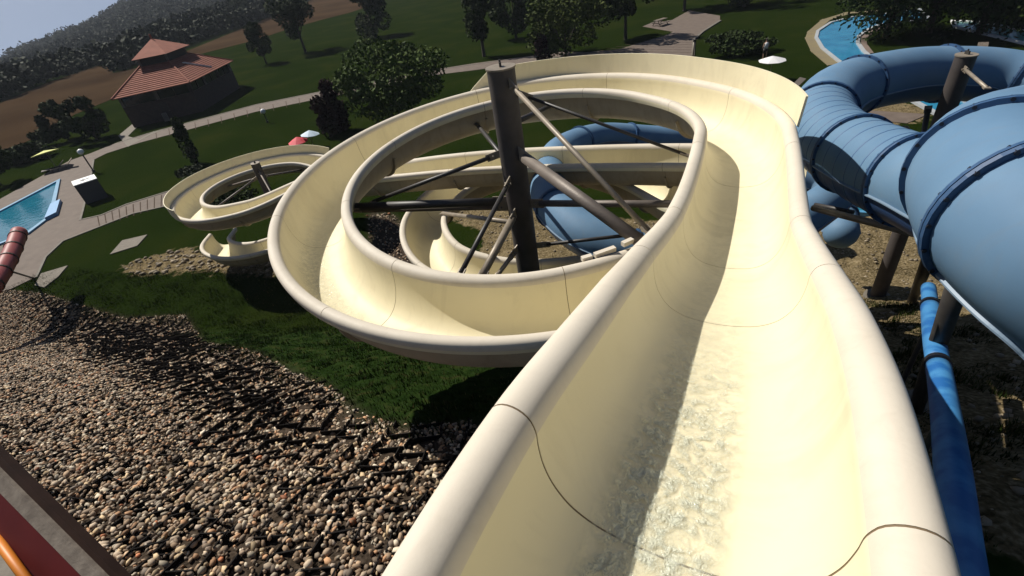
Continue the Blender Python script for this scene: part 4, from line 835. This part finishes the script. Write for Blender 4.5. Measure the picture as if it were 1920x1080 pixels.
# ------------------------------------------------------------------ small things on the lawn
def lamp(px, base, h, lab):
    b = G(*base); t = thing('lamp_post', b, lab, 'lamp post', 'globe lamp posts'); MB().tube([b - [0, 0, .1], b + [0, 0, h]], .06, 8).obj('post', M_dark, t); MB().tube([b, b + [0, 0, .2]], .12, 8).obj('foot', M_dark, t)
    c = b + [0, 0, h + .2]; V = []; F = []
    m_ = MB()
    pts = [(c + [0, 0, z], math.sqrt(max(.0004, .26 ** 2 - z * z))) for z in np.linspace(-.26, .26, 9)]; m_.tube([p for p, _ in pts], [r for _, r in pts], 12); m_.obj('globe', M_white, t, True)
lamp(0, (176, 322), 1.75, 'globe lamp post beside the white cube on the pool plaza')
lamp(0, (502, 230), 1.0, 'small globe lamp on the lawn below the long path')
def person(base, h, lab, shirt, trousers, lying=False, yaw=0):
    t = thing('person', base, lab, 'person'); s = h / 1.75
    J = [(0, 0, .95), (0, 0, 1.15), (0, 0, 1.38), (0, 0, 1.5), (0, .01, 1.6), (0, .02, 1.72), (-.1, 0, .9), (-.12, .06, .5), (-.13, 0, .08), (-.13, .14, .03), (.1, 0, .9), (.12, -.03, .5), (.13, -.08, .08), (.13, .06, .03), (-.19, 0, 1.4), (-.27, .02, 1.12), (-.22, .18, .92), (.19, 0, 1.4), (.28, .02, 1.12), (.26, .12, .88)]
    Rr = [.14, .13, .16, .06, .09, .08, .09, .065, .045, .035, .09, .065, .045, .035, .06, .045, .032, .06, .045, .032]
    E = [(0, 1), (1, 2), (2, 3), (3, 4), (4, 5), (0, 6), (6, 7), (7, 8), (8, 9), (0, 10), (10, 11), (11, 12), (12, 13), (2, 14), (14, 15), (15, 16), (2, 17), (17, 18), (18, 19)]
    c, s_n = math.cos(yaw), math.sin(yaw)
    def tf(p):
        x, y, z = [q_ * s for q_ in p]
        if lying: x, y, z = x, z - .9, .22 - y * .6
        return (x * c - y * s_n, x * s_n + y * c, z)
    me = bpy.data.meshes.new('body'); me.from_pydata([tf(p) for p in J], E, []); me.materials.append(M_skin); o = bpy.data.objects.new('body', me); COL.objects.link(o); o.parent = t
    md = o.modifiers.new('skin', 'SKIN'); 
    for i, v in enumerate(me.skin_vertices[0].data): v.radius = (Rr[i] * s, Rr[i] * s); v.use_root = i == 0
    o.modifiers.new('sub', 'SUBSURF').render_levels = 1
    B = np.array(t.location)
    def cloth(nm, pts, rads, m): MB().tube([B + np.array(tf(p)) for p in pts], [q_ * s for q_ in rads], 12).obj(nm, m, t, True)
    cloth('shirt', [(0, 0, .93), (0, 0, 1.15), (0, 0, 1.38), (0, 0, 1.47)], [.19, .18, .21, .09], shirt); cloth('shorts', [(0, 0, .98), (0, 0, .86)], [.18, .17], trousers)
    for sx in (-1, 1): cloth('trouser_leg', [(.1 * sx, 0, .92), (.12 * sx, .03, .5)], [.115, .09], trousers)
    cloth('hair', [(0, -.01, 1.66), (0, 0, 1.74), (0, .0, 1.83)], [.10, .11, .04], M_wood)
person(G(1433, 110), 1.7, 'person in white top and dark shorts standing on the lawn mound', M_white, M_dark)
person(G(1842, 104), 1.6, 'sunbather lying on the terrace beyond the blue tube', mat('swimwear_red', (.4, .05, .05)), M_dark, True, .7)
person(G(1905, 106), 1.6, 'sunbather lying nearest the right edge beyond the blue tube', mat('swimwear_navy', (.04, .06, .2)), M_dark, True, 1.2)
def parasol(base, h, r, m, lab, tilt=(0, 0), name='parasol', sag=.28):
    b = np.array(base, float); t = thing(name, b, lab, 'parasol', 'garden parasols'); top = b + [tilt[0] * h, tilt[1] * h, h]; ax = top - b; ax /= np.linalg.norm(ax); x = np.cross([0, 1., 0], ax); x /= np.linalg.norm(x); y = np.cross(ax, x)
    MB().tube([b - [0, 0, .05], top], .03, 8).obj('pole', M_steell, t); MB().tube([b, b + [0, 0, .1]], .25, 12).obj('foot', M_conc, t)
    V = [top + ax * .05]; F = []
    for k, rr in enumerate((.5, 1.0)):
        for i in range(16):
            a = i / 16 * 6.2832; sc_ = 1 - (.05 if i % 2 else 0); V.append(top - ax * (sag * r * (rr ** 1.4)) + (x * math.cos(a) + y * math.sin(a)) * r * rr * sc_)
    V += [v - ax * .02 for v in V]
    F = [(0, 1 + i, 1 + (i + 1) % 16) for i in range(16)] + [(1 + i, 17 + i, 17 + (i + 1) % 16, 1 + (i + 1) % 16) for i in range(16)]; F += [tuple(j + 33 for j in f)[::-1] for f in F]
    mesh('canopy', V, F, m, t); rb_ = MB()
    for i in range(0, 16, 2): rb_ = MB().tube([V[0] - ax * .06, V[17 + i] - ax * .03], .012, 5).obj('rib', M_dark, t)
parasol(G(1442, 152), 1.9, 1.05, mat('white_canvas', (.72, .70, .70), .8), 'open white parasol on the lawn behind the splash wall')
parasol(G(106, 315), 1.7, 1.25, mat('yellow_canvas', (.62, .64, .20), .8), 'yellow green parasol tilted over a bench near the pool', (-.15, .15), sag=.15)
parasol(G(566, 283), 1.2, .85, mat('red_canvas', (.62, .05, .07), .7), 'red parasol behind the small cream spiral', (0, 0), sag=.45)
parasol(G(588, 278), 1.5, .8, mat('pale_blue_canvas', (.55, .66, .74), .7), 'pale blue and white parasol right of the red one', (.1, .05), sag=.4)
# white cube with a dark emblem
cb = G(181, 372); ct = thing('sign_cube', cb, 'white cube sign with a dark arrow emblem beside the plaza lamp post', 'sign')
ca = math.radians(38); cu_ = np.array([math.cos(ca), math.sin(ca), 0]); cv_ = np.array([-math.sin(ca), math.cos(ca), 0]); ch = .78
MB().box(cb + [0, 0, ch], cu_ * ch, cv_ * ch, (0, 0, ch)).obj('box', mat('dark_grey_panel', (.035, .035, .04), .6), ct)
MB().box(cb + [0, 0, 2 * ch + .03], cu_ * ch * 1.02, cv_ * ch * 1.02, (0, 0, .03)).obj('top_panel', M_white, ct)
zt = cb + [0, 0, 2 * ch + .075]; em = [(-.42, -.05), (-.05, .35), (.02, .12), (.5, .18), (.5, .02), (.05, -.05), (-.02, -.32)]
V, Fc = poly([(zt + cu_ * a * ch + cv_ * b * ch)[:2] for a, b in em], zt[2] - .01, zt[2]); MB().add(V, Fc).obj('emblem', M_dark, ct)
MB().box(cb + [0, 0, ch] - cv_ * (ch + .012), cu_ * ch * .96, cv_ * .01, (0, 0, ch * .96)).obj('front_panel', mat('charcoal_board', (.06, .06, .065), .7), ct)  # plain dark grey front, slightly paler than the box
# short marker post on the plaza
bp_ = G(1299, 114); bt = thing('marker_post', bp_, 'thin grey post with dark cap at the edge of the paved plaza', 'post'); MB().tube([bp_ - [0, 0, .1], bp_ + [0, 0, 1.75]], .09, 10).obj('shaft', M_steell, bt, True); MB().tube([bp_ + [0, 0, 1.76], bp_ + [0, 0, 1.95]], .12, 10).obj('cap', M_dark, bt)
def bench_table(base, yaw, lab):
    b = np.array(base); t = thing('picnic_table', b, lab, 'picnic table'); u = np.array([math.cos(yaw), math.sin(yaw), 0]); v = np.array([-u[1], u[0], 0])
    for k in range(5): MB().box(b + v * (k - 2) * .15 + [0, 0, .75], u * .95, v * .068, (0, 0, .022)).obj('plank', M_timb, t)
    for s in (-1, 1):
        MB().box(b + v * s * .75 + [0, 0, .45], u * .95, v * .13, (0, 0, .022)).obj('seat', M_timb, t)
        for e in (-1, 1): MB().tube([b + u * .7 * s + v * e * .72, b + u * .7 * s + v * e * .2 + [0, 0, .72]], .045, 6).obj('leg', M_wood, t)
        MB().box(b + u * .7 * s + [0, 0, .40], u * .02, v * .85, (0, 0, .04)).obj('cross_bar', M_wood, t)
bench_table(G(1238, 48), .5, 'wooden picnic table on the paved corner by the lawn')
def sunbed(base, yaw, m, lab):
    b = np.array(base); t = thing('sun_lounger', b, lab, 'sun lounger', 'sun loungers'); u = np.array([math.cos(yaw), math.sin(yaw), 0]); v = np.array([-u[1], u[0], 0])
    MB().box(b + [0, 0, .35] - u * .25, u * .7, v * .32, (0, 0, .03)).obj('seat', m, t); MB().box(b + [0, 0, .55] + u * .72, (u * .35 + np.array([0, 0, .25])) , v * .32, np.array([-.25 * u[0], -.25 * u[1], .35]) * .06).obj('backrest', m, t)
    for a in (-.8, .3):
        for s in (-1, 1): MB().tube([b + u * a + v * s * .28, b + u * a + v * s * .28 + [0, 0, .33]], .02, 6).obj('leg', M_dark, t)
sunbed(G(104, 322), .55, M_wood, 'dark lounger under the yellow parasol by the plaza')
sunbed(G(120, 318), .55, M_steell, 'grey lounger beside the dark one under the yellow parasol')
sunbed(G(1838, 106), .9, M_timb, 'timber lounger under the sunbather beyond the blue tube')
sunbed(G(1480, 172), .2, M_wood, 'dark lounger beside the white parasol')
# posts and rail along the dark strip under the wire, weeds by the near flume
hz = mat('x', (0, 0, 0)); bpy.data.materials.remove(hz)
# ------------------------------------------------------------------ haze
hm = bpy.data.materials.new('pale_haze'); hm.use_nodes = True; n = hm.node_tree; n.nodes.clear(); o_ = n.nodes.new('ShaderNodeOutputMaterial'); pv_ = n.nodes.new('ShaderNodeVolumePrincipled')
pv_.inputs['Color'].default_value = (.80, .88, 1, 1); pv_.inputs['Density'].default_value = .0002; pv_.inputs['Anisotropy'].default_value = .2; n.links.new(pv_.outputs[0], o_.inputs['Volume'])
hb = MB().abox(-1600, -400, -160, 1300, 1600, 75); ho = hb.obj('haze', hm); label(ho, kind='stuff')
